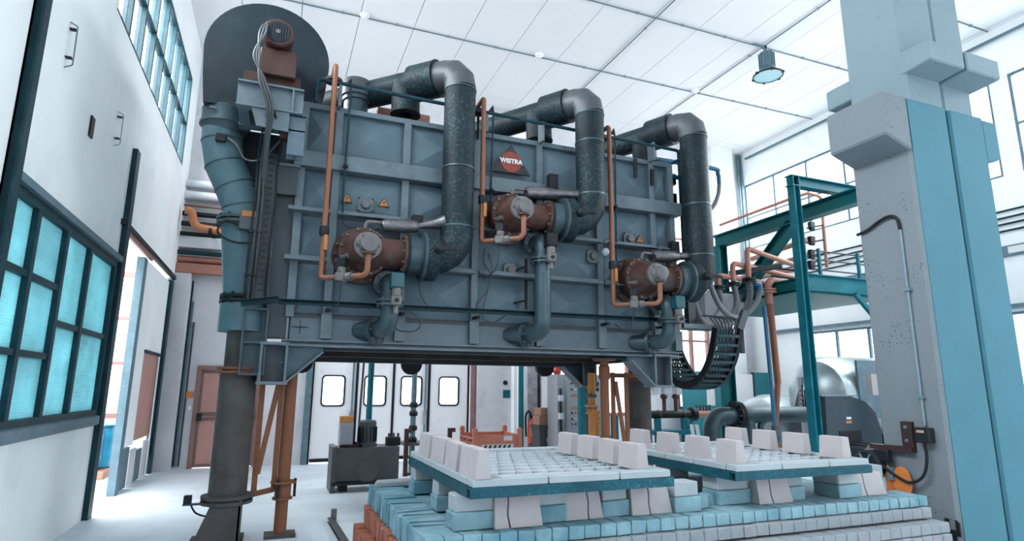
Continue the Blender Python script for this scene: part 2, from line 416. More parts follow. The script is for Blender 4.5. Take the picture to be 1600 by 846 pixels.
MB().box((5.55, 3.30, 0), (5.61, 3.78, ZC)).build('expansion_joint', 'blue_grey_steel', pil, smooth=0)
MB().prism([(5.02, 3.228, 3.56), (5.02, 3.228, 4.06), (4.70, 3.228, 4.06), (4.70, 3.228, 3.665), (5.0, 3.228, 3.56)], (0, .56, 0)).build('corbel', 'pillar_side', pil, smooth=0, bevel=.015)
MB().prism([(6.085, 3.25, 3.60), (6.085, 3.25, 4.05), (6.31, 3.25, 4.05), (6.31, 3.25, 3.69), (6.27, 3.25, 3.66)], (0, .5, 0)).build('corbel', 'pillar_blue', pil, smooth=0, bevel=.015)
for x0, x1 in ((5.065, 5.53), (5.565, 6.03)):
    MB().prism([(x0, 3.3, 4.515), (x0, 3.3, 4.30), (x0, 3.01, 4.325), (x0, 3.01, 4.515)], (x1-x0, 0, 0)).build('bracket_block', 'pillar_pale', pil, smooth=0, bevel=.012)
    MB().box((x0+.03, 3.78, 4.32), (x1, 4.08, 4.53)).build('bracket_block', 'pillar_pale', pil, smooth=0, bevel=.012)
# blue cast of the light on the front, put into a thin coloured sheet
MB().box((5.028, 3.232, 0), (5.535, 3.242, 4.05)).build('front_face', 'pillar_blue', pil, smooth=0)

# conduit, junction box and cable on the pillar
t = thing('pillar_conduit', 'thin grey conduit with curved black cable on the pillar side', 'conduit', (4.985, 3.4, 1.2))
MB().tube([(4.985, 3.405, 2.9), (4.985, 3.405, 1.22)], .011, 8).build('pipe', 'pillar_pale', t)
MB().tube(spline([(4.985, 3.815, 2.93), (4.98, 3.70, 2.95), (4.975, 3.58, 3.0), (4.975, 3.48, 3.02), (4.98, 3.42, 2.98), (4.985, 3.405, 2.88)]), .014, 8).build('cable', 'black_rubber', t)
for z in (2.35, 1.45): MB().box((4.965, 3.375, z-.012), (5.0, 3.435, z+.012)).build('clip', 'blue_grey_steel', t)
t = thing('junction_box', 'small dark electric box with cable loop low on the pillar side', 'junction box', (4.95, 3.41, 1.08))
MB().box((4.915, 3.34, 1.085), (4.998, 3.46, 1.205)).build('housing', 'black_metal', t, bevel=.006)
MB().box((4.908, 3.37, 1.165), (4.915, 3.43, 1.185)).build('name_tag', 'pink_board', t)
MB().tube(spline([(4.95, 3.40, 1.09), (4.95, 3.40, .95), (4.94, 3.44, .82), (4.92, 3.54, .76), (4.90, 3.64, .80), (4.88, 3.74, .87)]), .012, 8).build('cable', 'black_rubber', t)
mat('dark_red_steel', (.03, .01, .01), .55, var=.3, scale=8)
t = thing('reel_bracket', 'dark red bolted angle bracket on the pillar side', 'bracket', (4.97, 3.6, 1.0))
MB().box((4.965, 3.505, 1.04), (4.999, 3.60, 1.245)).build('upright', 'dark_red_steel', t)
MB().box((4.93, 3.505, 1.0), (4.999, 3.88, 1.04)).build('arm', 'dark_red_steel', t)
for z in (1.20, 1.09): MB().lathe((4.967, 3.555, z), (-1, 0, 0), [(0, .016), (.012, .016), (.012, .008), (.02, .008)], 6).build('bolt', 'blue_grey_steel', t)
mat('orange_plastic', (.55, .16, .035), .5, var=.15)
t = thing('cable_reel', 'black cable reel with orange disc hanging under the dark red bracket', 'cable reel', (4.9, 3.78, .7))
MB().box((4.90, 3.70, .90), (4.96, 3.83, 1.0)).build('hanger', 'black_metal', t, bevel=.008)
MB().lathe((4.84, 3.86, .87), (1, 0, 0), [(0, .02), (0, .105), (.02, .12), (.09, .12), (.11, .105), (.11, .02)], 22).build('drum', 'black_metal', t)
for i in range(6):
    a = i*math.pi/3; MB().bar((4.835, 3.86, .87), (4.835, 3.86+.1*math.cos(a), .87+.1*math.sin(a)), .02, .012).build('spoke', 'blue_grey_steel', t)
t = thing('orange_fender', 'pair of orange oval guards hanging below the cable reel', 'guard', (4.9, 3.7, .5))
for y in (3.62, 3.76):
    m = MB(); m.lathe((4.93, y, .75), (1, .2, 0), [(0, .03), (0, .07), (.012, .075), (.024, .07), (.024, .03)], 20)
    for i, p in enumerate(m.v): m.v[i] = V((p.x, p.y, .75+(p.z-.75)*1.7))
    m.build('guard_plate', 'orange_plastic', t)
MB().box((4.90, 3.67, .76), (4.96, 3.72, .86)).build('clamp', 'blue_grey_steel', t)
MB().prism([(4.985, 3.345, .52), (4.985, 3.345, .40), (4.985, 3.325, .40), (4.985, 3.325, .33), (4.985, 3.27, .33), (4.985, 3.27, .40), (4.985, 3.235, .40), (4.985, 3.235, .50), (4.985, 3.265, .52), (4.985, 3.265, .44), (4.985, 3.315, .44), (4.985, 3.315, .52)], (.013, 0, 0)).build('forked_plate', 'black_metal')
tag(bpy.data.objects['forked_plate'], 'black forked steel plate fixed at the foot of the pillar', 'bracket')

# ---- left wall fittings
o = thing('trim_1', None, None, (XL, 5.08, 0)); o['kind'] = 'structure'
MB().ibeam((XL+.03, 5.07, 0), (XL+.03, 5.07, ZC), .10, .10, .02, (1, 0, 0)).build('column', 'teal_steel', o, smooth=0)
MB().box((XL, 5.125, 0), (XL+.03, 5.16, ZC)).build('column_highlight', 'blue_grey_steel', o, smooth=0)  # highlight along the column flange, put in as a lighter strip
o = thing('trim_2', None, None, (XL, 8.45, 0)); o['kind'] = 'structure'
MB().box((XL-.02, 8.38, 0), (XL+.06, 8.55, 4.47)).build('door_post', 'teal_steel', o, smooth=0)
MB().box((XL-.01, 8.3, 3.45), (XL+.045, 12.6, 3.52)).build('door_rail', 'black_metal', o, smooth=0)
MB().box((XL+.0, 8.6, 3.38), (XL+.03, 10.3, 3.45)).build('rail_cover', 'pink_frame', o, smooth=0)
struct(MB().prism([(XL+.001, 5.1, 1.04), (XL+.05, 5.1, 1.06), (XL+.05, 5.1, 1.15), (XL+.001, 5.1, 1.17)], (0, 3.26, 0)).build('trim_3', 'blue_grey_steel', smooth=0))
struct(MB().box((XL+.001, 5.16, 2.985), (XL+.06, 8.38, 3.05)).build('trim_4', 'blue_grey_steel', smooth=0))
for n, (y, z0, z1, lab) in enumerate(((5.78, 4.2, 4.62, 'steel wire handle on the white wall next to the teal column'), (7.54, 4.17, 4.58, 'thin steel wire handle on the white wall between slot and door post'))):
    t = thing('wire_handle', lab, 'handle', (XL, y, z0))
    MB().tube(fillet([(XL+.002, y, z0), (XL+.06, y, z0+.03), (XL+.06, y-.02, z1-.03), (XL+.002, y-.02, z1)], .02), .006 if n == 0 else .004, 8).build('rod', 'blue_grey_steel', t)
    for z in (z0+.09, z1-.06): MB().box((XL+.001, y-.025, z), (XL+.05, y+.025, z+.008)).build('clip', 'black_metal', t)
MB().box((XL+.001, 6.64, 3.93), (XL+.02, 6.74, 4.14)).build('wall_slot', 'black_metal')
tag(bpy.data.objects['wall_slot'], 'short dark vertical slot plate on the white left wall', 'plate')
# sliding partition beyond the opening
t = thing('partition', None, None, (XL-.1, 11.2, 0)); t['kind'] = 'structure'
MB().box((XL-.12, 10.0, 0), (XL-.02, 10.22, 3.38)).build('jamb', 'blue_grey_steel', t, smooth=0)
MB().box((XL-.08, 10.22, .62), (XL-.03, 10.85, 3.38)).build('white_board', 'white_wall', t, smooth=0)
MB().box((XL-.08, 10.85, 2.06), (XL-.03, 12.3, 3.38)).build('white_board', 'white_wall', t, smooth=0)
MB().box((XL-.09, 10.87, .66), (XL-.05, 12.18, 2.03)).build('pink_panel', 'pink_board', t, smooth=0)
MB().box((XL-.05, 10.85, 2.02), (XL-.01, 12.3, 2.06)).build('panel_frame', 'teal_steel', t, smooth=0)
MB().box((XL-.05, 12.18, .3), (XL-.01, 12.3, 2.02)).build('panel_frame', 'teal_steel', t, smooth=0)
MB().box((XL-.09, 12.3, 0), (XL+.02, 12.5, 3.42)).build('end_post', 'teal_steel', t, smooth=0)
for i, y in enumerate((10.24, 10.75, 11.2, 11.7)):
    MB().box((XL-.09+.01*(i % 2), y, 0.02), (XL-.03, y+.44, .60-.05*(i % 3))).build('patch_board', 'concrete_wall' if i % 2 else 'blue_grey_steel', t, smooth=0)
MB().tube([(XL, 12.0, .02), (XL, 12.0, 2.0)], .015, 8).build('pipe', 'white_wall', t)
# back wall corner strip
struct(MB().box((XL, 12.5, 0), (-1.62, YB, 3.6)).build('pilaster_left', 'concrete_wall', smooth=0))
t = thing('wall_conduit', 'thin grey conduits running down the wall beside the brown door', 'conduit', (-1.5, YB-.03, 0))
for i, x in enumerate((-1.60, -1.56, -1.51)): MB().tube([(x, YB-.02, 0.05), (x, YB-.02, 3.5-.4*i)], .016, 8).build('pipe', ('teal_steel', 'blue_grey_steel', 'dark_cable')[i], t)
MB().box((-1.5, YB-.08, 1.28), (-1.40, YB-.001, 1.40)).build('fire_call_box', 'orange_plastic')
tag(bpy.data.objects['fire_call_box'], 'small red call box on the wall beside the brown door', 'call box')
for zz, sx, lab in ((1.06, .05, 'tiny white tag on the wall beside the door handle'),):
    MB().box((-1.45, YB-.02, zz), (-1.40, YB-.001, zz+.08)).build('wall_tag', 'white_wall'); tag(bpy.data.objects['wall_tag'], lab, 'tag')
# ---- brown fire door
t = thing('door_1', None, None, (-.78, YB, 0)); t['kind'] = 'structure'
for a, b in (((-1.37, 0), (-1.29, 1.88)), ((-.28, 0), (-.2, 1.88)), ((-1.29, 1.80), (-.28, 1.88))):
    MB().box((a[0], YB-.04, a[1]), (b[0], YB+.15, b[1])).build('door_frame', 'brown_door', t, smooth=0)
leaf = MB().box((-1.29, YB+.01, .02), (-.28, YB+.06, 1.80)).build('door_leaf', 'brown_door', t, smooth=0)
MB().box((-1.24, YB+.0, 1.02), (-.33, YB+.012, 1.74)).build('door_panel', 'pink_board', t, smooth=0)
MB().box((-1.24, YB+.0, .08), (-.33, YB+.012, .86)).build('door_panel', 'pink_board', t, smooth=0)
MB().tube([(-1.24, YB-.06, .93), (-.36, YB-.06, .93)], .02, 8).build('panic_bar', 'brown_door', t)
for x in (-1.25, -.36): MB().box((x-.045, YB-.09, .86), (x+.045, YB, 1.0)).build('bar_end', 'black_metal', t, bevel=.01)
# ---- folding doors
t = thing('door_2', None, None, (2.4, YB, 0)); t['kind'] = 'structure'
xs_ = [.74, 1.61, 2.37, 3.14, 4.03]
MB().box((.60, YB-.06, 0), (.72, YB+.05, 4.3)).build('door_jamb', 'blue_grey_steel', t, smooth=0)
MB().box((4.08, YB-.05, 0), (4.17, YB+.05, 4.3)).build('door_jamb', 'pink_frame', t, smooth=0)
MB().box((.72, YB-.02, 3.98), (4.1, YB+.1, 4.2)).build('door_head', 'blue_grey_steel', t, smooth=0)
def rrect(x0, z0, x1, z1, r, n=4):
    out = []
    for cx, cz, a0 in ((x1-r, z1-r, 0), (x0+r, z1-r, 90), (x0+r, z0+r, 180), (x1-r, z0+r, 270)):
        for i in range(n+1):
            a = R_(a0+90*i/n); out.append((cx+r*math.cos(a), cz+r*math.sin(a)))
    return out
for i in range(4):
    x0, x1 = xs_[i]+.025, xs_[i+1]-.025; cx = (x0+x1)/2+(-.03 if i == 0 else 0)
    wx0, wx1, wz0, wz1 = cx-.225, cx+.225, 1.12, 1.73
    y0 = YB+.02
    # leaf with a rounded opening: ring between outer rect and rounded window outline
    ro = rrect(wx0, wz0, wx1, wz1, .07); n = len(ro)
    def outer(px, pz):
        # projection of the window outline onto the leaf outline
        c = ((wx0+wx1)/2, (wz0+wz1)/2); dx, dz = px-c[0], pz-c[1]
        s = min(((x1-c[0]) if dx > 0 else (x0-c[0]))/dx if abs(dx) > 1e-6 else 1e9, ((3.97-c[1]) if dz > 0 else (.03-c[1]))/dz if abs(dz) > 1e-6 else 1e9)
        return (c[0]+dx*s, c[1]+dz*s)
    ou = [((x1, 3.97), (x0, 3.97), (x0, .03), (x1, .03))[j//5] for j in range(n)]
    vs = []
    for y in (y0, y0+.05): vs += [(p[0], y, p[1]) for p in ro]+[(p[0], y, p[1]) for p in ou]
    fs = []
    for j in range(n):
        k = (j+1) % n
        fs += [(j, k, n+k, n+j), (2*n+k, 2*n+j, 3*n+j, 3*n+k), (k, j, 2*n+j, 2*n+k), (n+j, n+k, 3*n+k, 3*n+j)]
    MB().add(vs, fs).build('door_leaf', 'door_white', t, smooth=0)
    ri = rrect(wx0+.02, wz0+.02, wx1-.02, wz1-.02, .06)
    vs = [(p[0], y0-.012, p[1]) for p in rrect(wx0-.012, wz0-.012, wx1+.012, wz1+.012, .08)]+[(p[0], y0-.012, p[1]) for p in ri]+[(p[0], y0+.03, p[1]) for p in ro]+[(p[0], y0+.03, p[1]) for p in ri]
    fs = []
    for j in range(n):
        k = (j+1) % n; fs += [(j, k, n+k, n+j), (n+j, n+k, 3*n+k, 3*n+j), (k, j, 2*n+j, 2*n+k)]
    MB().add(vs, fs).build('window_gasket', 'black_rubber', t, smooth=0)
    MB().prism([(p[0], y0+.02, p[1]) for p in ro], (0, .006, 0)).build('pane', 'clear_glass', t, smooth=0)
    MB().box((x1+.0, y0-.015, .03), (x1+.05, y0+.06, 3.97)).build('rubber_edge', 'black_rubber', t, smooth=0)
    MB().box((x0, y0-.01, .03), (x1, y0+.0, .1)).build('kick_seal', 'black_rubber', t, smooth=0)
    if i in (0, 2):
        MB().tube([(x1-.06, y0-.03, .25), (x1-.06, y0-.03, 3.6)], .018, 8).build('lock_rod', 'blue_grey_steel', t)
        MB().box((x1-.10, y0-.07, .72), (x1-.03, y0-.01, 1.02)).build('lock_case', 'raw_concrete', t, bevel=.01)
MB().box((.72, YB+.0, 0), (.76, YB+.06, 3.97)).build('rubber_edge', 'black_rubber', t, smooth=0)
# columns and bits right of the folding doors
struct(MB().box((4.2, YB-.12, 0), (5.0, YB, ZC)).build('pilaster_middle', 'concrete_wall', smooth=0))
struct(MB().box((5.0, YB-.3, 0), (5.52, YB, ZC)).build('pilaster_white', 'white_wall', smooth=0))
struct(MB().box((5.1, 11.95, 0), (5.42, 12.3, 4.5)).build('column_raw', 'raw_concrete', smooth=0))
for (x, z, m_, nm, lab) in ((4.85, 1.62, 'black_metal', 'alarm_bell', 'small dark round alarm bell on the grey pilaster'),):
    MB().lathe((x, YB-.121, z), (0, -1, 0), [(0, .05), (.03, .05), (.04, .02)], 16).build(nm, m_); tag(bpy.data.objects[nm], lab, 'bell')
MB().box((4.80, YB-.13, 1.28), (4.97, YB-.121, 1.46)).build('wall_notice', 'teal_frame'); tag(bpy.data.objects['wall_notice'], 'small white and teal notice sheet on the grey pilaster', 'notice')
# pilaster at the right end of the back wall and corner pipes
struct(MB().box((10.95, YB-.25, 0), (11.7, YB, ZC)).build('pilaster_right', 'white_wall', smooth=0))
t = thing('corner_pipe', 'grey rain pipes in the back right corner under the ceiling', 'pipe', (12.1, YB-.1, 4))
for x in (12.04, 12.13): MB().tube([(x, YB-.08, 4.2), (x, YB-.08, ZC-.05)], .035, 10).build('pipe', 'blue_grey_steel', t)
# ---- ceiling conduits, detectors, lamp
def conduit(p0, p1, lab, step):
    t = thing('ceiling_conduit', lab, 'conduit', p0)
    a, b = V(p0), V(p1); MB().tube([a, b], .011, 8).build('pipe', 'blue_grey_steel', t)
    n = int((b-a).length/step)
    for i in range(n):
        c = a.lerp(b, (i+.5)/n); MB().obox(c+V((0, 0, .01)), (.04, .05, .035), b-a).build('clip', 'seam_dark', t)
for y, lab in ((10.19, 'thin ceiling conduit crossing above the kiln ducts'), (8.17, 'ceiling conduit that ends at the hanging lamp and pillar'), (6.15, 'nearest crosswise ceiling conduit')):
    conduit((XL+.05, y, ZC-.02), (XR-.05, y, ZC-.02), lab, 1.0)
conduit((8.58, 1.0, ZC-.02), (8.58, YB-.1, ZC-.02), 'lengthwise ceiling conduit passing the hanging lamp', 1.6)
conduit((6.05, 1.0, ZC-.02), (6.05, YB-.1, ZC-.02), 'lengthwise ceiling conduit left of the hanging lamp', 1.6)
for px_, py_, lab in ((571, 22, 'white ceiling sensor nearest the exhaust fan'), (841, 90, 'white ceiling sensor above the middle duct'), (1080, 148, 'white ceiling sensor above the right duct')):
    p = P(px_, py_, Z=ZC-.04); o = MB().lathe((p.x, 10.12, ZC), (0, 0, -1), [(0, .09), (.03, .09), (.06, .05), (.075, .02)], 16).build('ceiling_sensor', 'ceiling_white'); tag(o, lab, 'sensor', 'ceiling sensors')
lp = P(1196, 72, Z=ZC)
t = thing('hanging_lamp', 'grey high bay lamp with round glass hanging from the ceiling', 'lamp', (lp.x, lp.y, ZC))
MB().tube([(lp.x, lp.y, ZC), (lp.x, lp.y, ZC-.16)], .02, 8).build('hook', 'black_metal', t)
MB().tube(fillet([(lp.x-.3, lp.y, ZC-.03), (lp.x-.1, lp.y, ZC-.03), (lp.x, lp.y, ZC-.1)], .05), .025, 8).build('cable_gland', 'blue_grey_steel', t)
MB().lathe((lp.x, lp.y, ZC-.14), (0, 0, -1), [(0, .03), (.02, .12), (.06, .135), (.34, .135), (.36, .11)], 20).build('gear_housing', 'blue_grey_steel', t)
for i in range(12):
    a = i*math.pi/6; MB().obox((lp.x+.14*math.cos(a), lp.y+.14*math.sin(a), ZC-.33), (.03, .012, .3), (math.cos(a), math.sin(a), 0)).build('cooling_fin', 'blue_grey_steel', t)
MB().lathe((lp.x, lp.y, ZC-.5), (0, 0, -1), [(0, .13), (.06, .17), (.12, .26), (.15, .28), (.16, .27), (.13, .24), (.07, .15)], 28, False).build('reflector', 'blue_grey_steel', t)
M['lamp_glass'] = glow('lamp_glass', (.16, .30, .34), .9)
MB().lathe((lp.x, lp.y, ZC-.645), (0, 0, -1), [(0, .262), (.012, .262)], 28).build('lens', 'lamp_glass', t)
m = MB()
MB().lathe((lp.x, lp.y, ZC-.64), (0, 0, -1), [(0, .262), (0, .285), (.025, .285), (.025, .262)], 28, False).build('rim', 'black_metal', t)
for i in range(6):
    a = i*math.pi/3; MB().box((lp.x+.28*math.cos(a)-.02, lp.y+.28*math.sin(a)-.02, ZC-.675), (lp.x+.28*math.cos(a)+.02, lp.y+.28*math.sin(a)+.02, ZC-.63)).build('rim_clip', 'black_metal', t)

# ---- pipes on the back wall beside the kiln (left corner)
mat('pipe_white', (.62, .64, .68), .5, var=.06)
mat('gas_orange', (.22, .078, .038), .5, var=.14, scale=5, dirt=(.15, .058, .032), dirt_scale=5)
mat('gas_pink', (.36, .155, .11), .6, var=.12, scale=4)
def hpipe(name, y, z, r, m_, lab, x0=XL, x1=3.0, cat='pipe'):
    o = MB().tube([(x0, y, z), (x1, y, z)], r, 14).build(name, m_); tag(o, lab, cat); return o
hpipe('white_pipe', YB-.15, 5.42, .075, 'pipe_white', 'upper white pipe on the back wall beside the exhaust duct')
hpipe('white_pipe', YB-.15, 5.18, .085, 'pipe_white', 'lower white pipe on the back wall beside the exhaust duct')
hpipe('thin_orange_pipe', YB-.1, 4.98, .02, 'gas_orange', 'thin orange pipe under the white pipes on the back wall')
hpipe('dark_pipe', YB-.15, 4.80, .05, 'black_metal', 'uppermost of the dark pipes on the back wall behind the exhaust duct')
hpipe('dark_pipe', YB-.15, 4.60, .05, 'black_metal', 'middle dark pipe on the back wall behind the exhaust duct')
hpipe('dark_pipe', YB-.15, 4.40, .04, 'black_metal', 'lowest dark pipe on the back wall behind the exhaust duct')
hpipe('pink_pipe', YB-.12, 3.90, .06, 'gas_pink', 'pink pipe above the pink beam on the back wall')
hpipe('teal_pipe', YB-.2, 4.02, .045, 'teal_steel', 'dark teal pipe just above the pink pipe on the back wall')
o = MB().box((XL, YB-.25, 3.62), (3.0, YB-.05, 3.80)).build('pink_beam', 'gas_pink', smooth=0); tag(o, 'pink steel crane beam on the back wall by the corner', 'beam')
o = MB().box((XL, YB-.2, 4.12), (-1.15, YB-.05, 4.34)).build('cable_duct', 'pipe_white', smooth=0, bevel=.01); tag(o, 'white cable duct on the back wall by the left corner', 'cable duct')
oy = 12.3
pts = [P(x, y, Y=oy) for x, y in ((277, 327), (300, 331), (304, 355), (318, 362), (352, 363))]
t = thing('orange_gas_pipe', 'thick orange gas pipe with double bend in the left corner', 'pipe', pts[0])
pts[0].x = XL+.1
MB().tube(fillet([pts[0], pts[1], pts[2], pts[4]], .18, 6), .075, 14).build('pipe', mat('gas_bright', (.44, .16, .065), .5, var=.12), t)
MB().lathe(P(329, 362, Y=oy)+V((-.03, 0, 0)), (1, 0, 0), [(0, .09), (.06, .09)], 14).build('clamp', 'black_metal', t)
MB().box((pts[3].x+.1, oy+.07, pts[4].z-.03), (pts[3].x+.16, YB-.001, pts[4].z+.03)).build('wall_arm', 'black_metal', t, smooth=0)
hp_ = MB().tube([(XR-.08, YF+.1, 8.02), (XR-.08, YB-.3, 8.02)], .03, 8).build('cornice_pipe', 'blue_grey_steel'); tag(hp_, 'thin grey pipe along the right wall under the ceiling', 'pipe')
# ------------------------------------------------------------------ kiln hood
mat('kiln_paint', (.088, .136, .170), .5, spec=.35, var=.14, scale=2.2, dirt=(.065, .09, .115), dirt_amt=(.48, .75), dirt_scale=1.7, bump=.06, bump_scale=18)
mat('kiln_trim', (.105, .145, .172), .5, var=.14, scale=4, dirt=(.07, .085, .10), dirt_amt=(.5, .75), dirt_scale=3.5)
mat('base_paint', (.09, .128, .155), .5, var=.14, scale=2.5, dirt=(.06, .035, .026), dirt_amt=(.60, .78), dirt_scale=2.2)
mat('kiln_dark', (.03, .042, .053), .55, var=.25, scale=5)
mat('lining_brown', (.05, .035, .03), .9, var=.3, scale=4)
spangle('galvanised', (.009, .020, .026), (.052, .10, .118), 80, .55, .15)
mat('duct_grey', (.042, .075, .092), .42, metal=.35, var=.15, scale=3, dirt=(.035, .052, .062), dirt_scale=4)
mat('duct_cap', (.075, .085, .096), .5, metal=.4, var=.1)
mat('rust_orange', (.065, .022, .014), .6, metal=.15, var=.35, scale=9, dirt=(.085, .068, .066), dirt_amt=(.46, .66), dirt_scale=6, bump=.15)
mat('dusty_metal', (.125, .122, .125), .55, metal=.2, var=.2, scale=9)
mat('foil', (.15, .145, .155), .35, metal=.7, var=.25, scale=14, bump=.8, bump_scale=30)
mat('teal_box', (.008, .075, .095), .45, var=.2, scale=6)
mat('leg_grey', (.075, .069, .068), .65, spec=.25, var=.2, scale=3, dirt=(.04, .034, .032), dirt_amt=(.46, .7), dirt_scale=2.5)
mat('leg_orange', (.20, .078, .04), .6, spec=.25, var=.16, scale=4, dirt=(.13, .055, .032), dirt_scale=4)
mat('motor_red', (.036, .009, .006), .55, var=.2, scale=5)
mat('sign_orange', (.42, .15, .03), .5, var=.05)
mat('sign_black', (.01, .012, .016), .5, var=.1)
mat('sign_red', (.22, .035, .02), .5, var=.1)
mat('sign_white', (.6, .61, .63), .6, var=.03)
mat('soot', (.06, .045, .04), .8, var=.3)

KY = 6.6; KX0, KX1 = .1, 4.98; KZ0, KZ1 = 1.95, 4.64
kiln = thing('kiln_hood', 'big blue grey lift-up kiln hood with ribbed panel front and three burners', 'kiln', (2.5, 7.8, KZ0))
# shell: four walls and a roof, open below
Yb = 9.0
MB().box((KX0, KY+.04, KZ0+.03), (KX1, KY+.16, KZ1)).build('front_wall', 'kiln_dark', kiln, smooth=0)
MB().box((KX0, Yb-.12, KZ0+.03), (KX1, Yb, KZ1)).build('rear_wall', 'kiln_dark', kiln, smooth=0)
MB().box((KX0, KY+.16, KZ0+.03), (KX0+.12, Yb-.12, KZ1)).build('end_wall', 'kiln_paint', kiln, smooth=0)
MB().box((KX1-.12, KY+.16, KZ0+.03), (KX1, Yb-.12, KZ1)).build('end_wall', 'kiln_paint', kiln, smooth=0)
MB().box((KX0, KY+.04, KZ1-.1), (KX1, Yb, KZ1-.02)).build('roof', 'kiln_dark', kiln, smooth=0)
MB().box((KX0+.12, KY+.16, KZ0+.08), (KX1-.12, KY+.36, KZ1-.1)).build('lining', 'lining_brown', kiln, smooth=0)
MB().box((KX0+.12, Yb-.32, KZ0-.03), (KX1-.12, Yb-.12, KZ1-.1)).build('lining', 'lining_brown', kiln, smooth=0)
# panels with a shallow pyramid fold, between ribs
ribs = [.10, .47, 1.25, 2.115, 2.96, 3.82, 4.66, 4.98]
rows = [2.24, 2.83, 3.37, 3.86, 4.60]
zr = [(4.06, 4.58), (3.40, 3.85), (2.87, 3.33), (2.27, 2.80)]
for i in range(len(ribs)-1):
    x0, x1 = ribs[i]+.035, ribs[i+1]-.035
    for z0, z1 in zr:
        cx, cz = (x0+x1)/2, (z0+z1)/2; y = KY+.035
        MB().add([(x0,y,z0),(x1,y,z0),(x1,y,z1),(x0,y,z1),(cx,y-.07,cz),(x0,y+.02,z0),(x1,y+.02,z0),(x1,y+.02,z1),(x0,y+.02,z1)],
                 [(0,1,4),(1,2,4),(2,3,4),(3,0,4),(1,0,5,6),(2,1,6,7),(3,2,7,8),(0,3,8,5),(5,8,7,6)]).build('panel', 'kiln_paint', kiln, smooth=0)
    MB().box((x0-.02, KY+.0, KZ0+.03), (x1+.02, KY+.04, 2.215)).build('base_panel', 'base_paint', kiln, smooth=0)
for i, x in enumerate(ribs):
    for z0, z1 in ((4.05, KZ1), (2.22, 3.865)):
        MB().box((x-.04, KY-.035, z0), (x+.04, KY+.05, z1)).build('rib', 'kiln_trim', kiln, smooth=0)
    if 0 < i: MB().box((x-.055, KY-.06, KZ0+.05), (x+.055, KY+.03, 2.26)).build('base_rib', 'kiln_trim', kiln, smooth=0)
MB().box((KX0-.08, KY-.10, 3.865), (KX1+.12, KY+.04, 4.045)).build('middle_beam', 'kiln_trim', kiln, smooth=0, bevel=.006)
for z in (3.37, 2.835):
    for i in range(len(ribs)-1):
        x0, x1 = ribs[i]+(.042 if i else -.1), ribs[i+1]-.042
        MB().angle((x0, KY-.08, z-.035), (x1, KY-.08, z-.035), .12, .07, .012).build('ledge', 'kiln_trim', kiln, smooth=0)
MB().box((KX0, KY-.03, KZ1-.06), (KX1, KY+.05, KZ1)).build('top_edge', 'kiln_trim', kiln, smooth=0)
MB().box((KX0-.02, KY-.012, 2.215), (KX1+.02, KY+.045, 2.24)).build('base_seam', 'kiln_dark', kiln, smooth=0)
# base frame seen from below
MB().chan((KX0-.06, KY+.06, KZ0+.0), (KX1+.06, KY+.06, KZ0+.0), .1, .07, .02).build('base_beam', 'kiln_trim', kiln, smooth=0)
MB().ibeam((KX0-.06, Yb-.02, KZ0-.02), (KX1+.06, Yb-.02, KZ0-.02), .12, .16, .02).build('base_beam', 'kiln_dark', kiln, smooth=0)
for x in (KX0+.05, KX1-.05): MB().ibeam((x, KY+.1, KZ0-.0), (x, Yb-.1, KZ0-.0), .1, .12, .02).build('base_beam', 'kiln_dark', kiln, smooth=0)
MB().box((KX0+.3, KY+.4, KZ0-.05), (KX1-.3, KY+.46, KZ0+.06)).build('seal_bar', 'kiln_dark', kiln, smooth=0)
for x in (.35, 1.95, 4.2): MB().lathe((x, Yb+.1, KZ0-.1), (0, 1, 0), [(0, .16), (.08, .16)], 18).build('roller', 'black_metal', kiln)
# support brackets
def bracket(x, y, sgn, z0=1.55, w=.24, m_='kiln_trim'):
    b = bpy.data.objects.new('bracket', None); col.objects.link(b); b.parent = kiln
    WORLD[b.name] = V((x, y, z0)); b.location = V((x, y, z0))-WORLD[kiln.name]
    xa, xb = x-w/2, x+w/2; zt = KZ0
    for xx in (xa, xb): MB().box((xx-.012, y, z0), (xx+.012, y+.24, zt)).build('side_plate', m_, b, smooth=0)
    MB().box((xa, y+.11, z0), (xb, y+.13, zt)).build('web', 'kiln_dark', b, smooth=0)
    MB().box((xa-.03, y-.01, z0-.03), (xb+.03, y+.26, z0)).build('foot_plate', m_, b, smooth=0)
    MB().box((xa-.02, y-.01, zt-.03), (xb+.02, y+.25, zt)).build('cap_plate', m_, b, smooth=0)
    e = xb if sgn > 0 else xa
    MB().prism([(e, y+.115, z0+.0), (e, y+.115, zt), (e+sgn*.36, y+.115, zt), (e+sgn*.36, y+.115, zt-.08)], (0, .015, 0)).build('gusset', 'kiln_paint', b, smooth=0)
    MB().bar((e+sgn*.02, y+.12, z0+.0), (e+sgn*.36, y+.12, zt-.09), .24, .018, (0, 1, 0) if False else (0, 0, 1)).build('gusset_flange', m_, b, smooth=0)
    MB().bolts((e+sgn*.05, y+.10, (z0+zt)/2), (0, -1, 0), .09, 6, .012, .02).build('bolt', m_, b)
bracket(-.02, KY-.05, 1); bracket(4.72, KY-.05, -1); bracket(4.93, Yb-.1, -1); bracket(-.02, Yb-.1, 1)
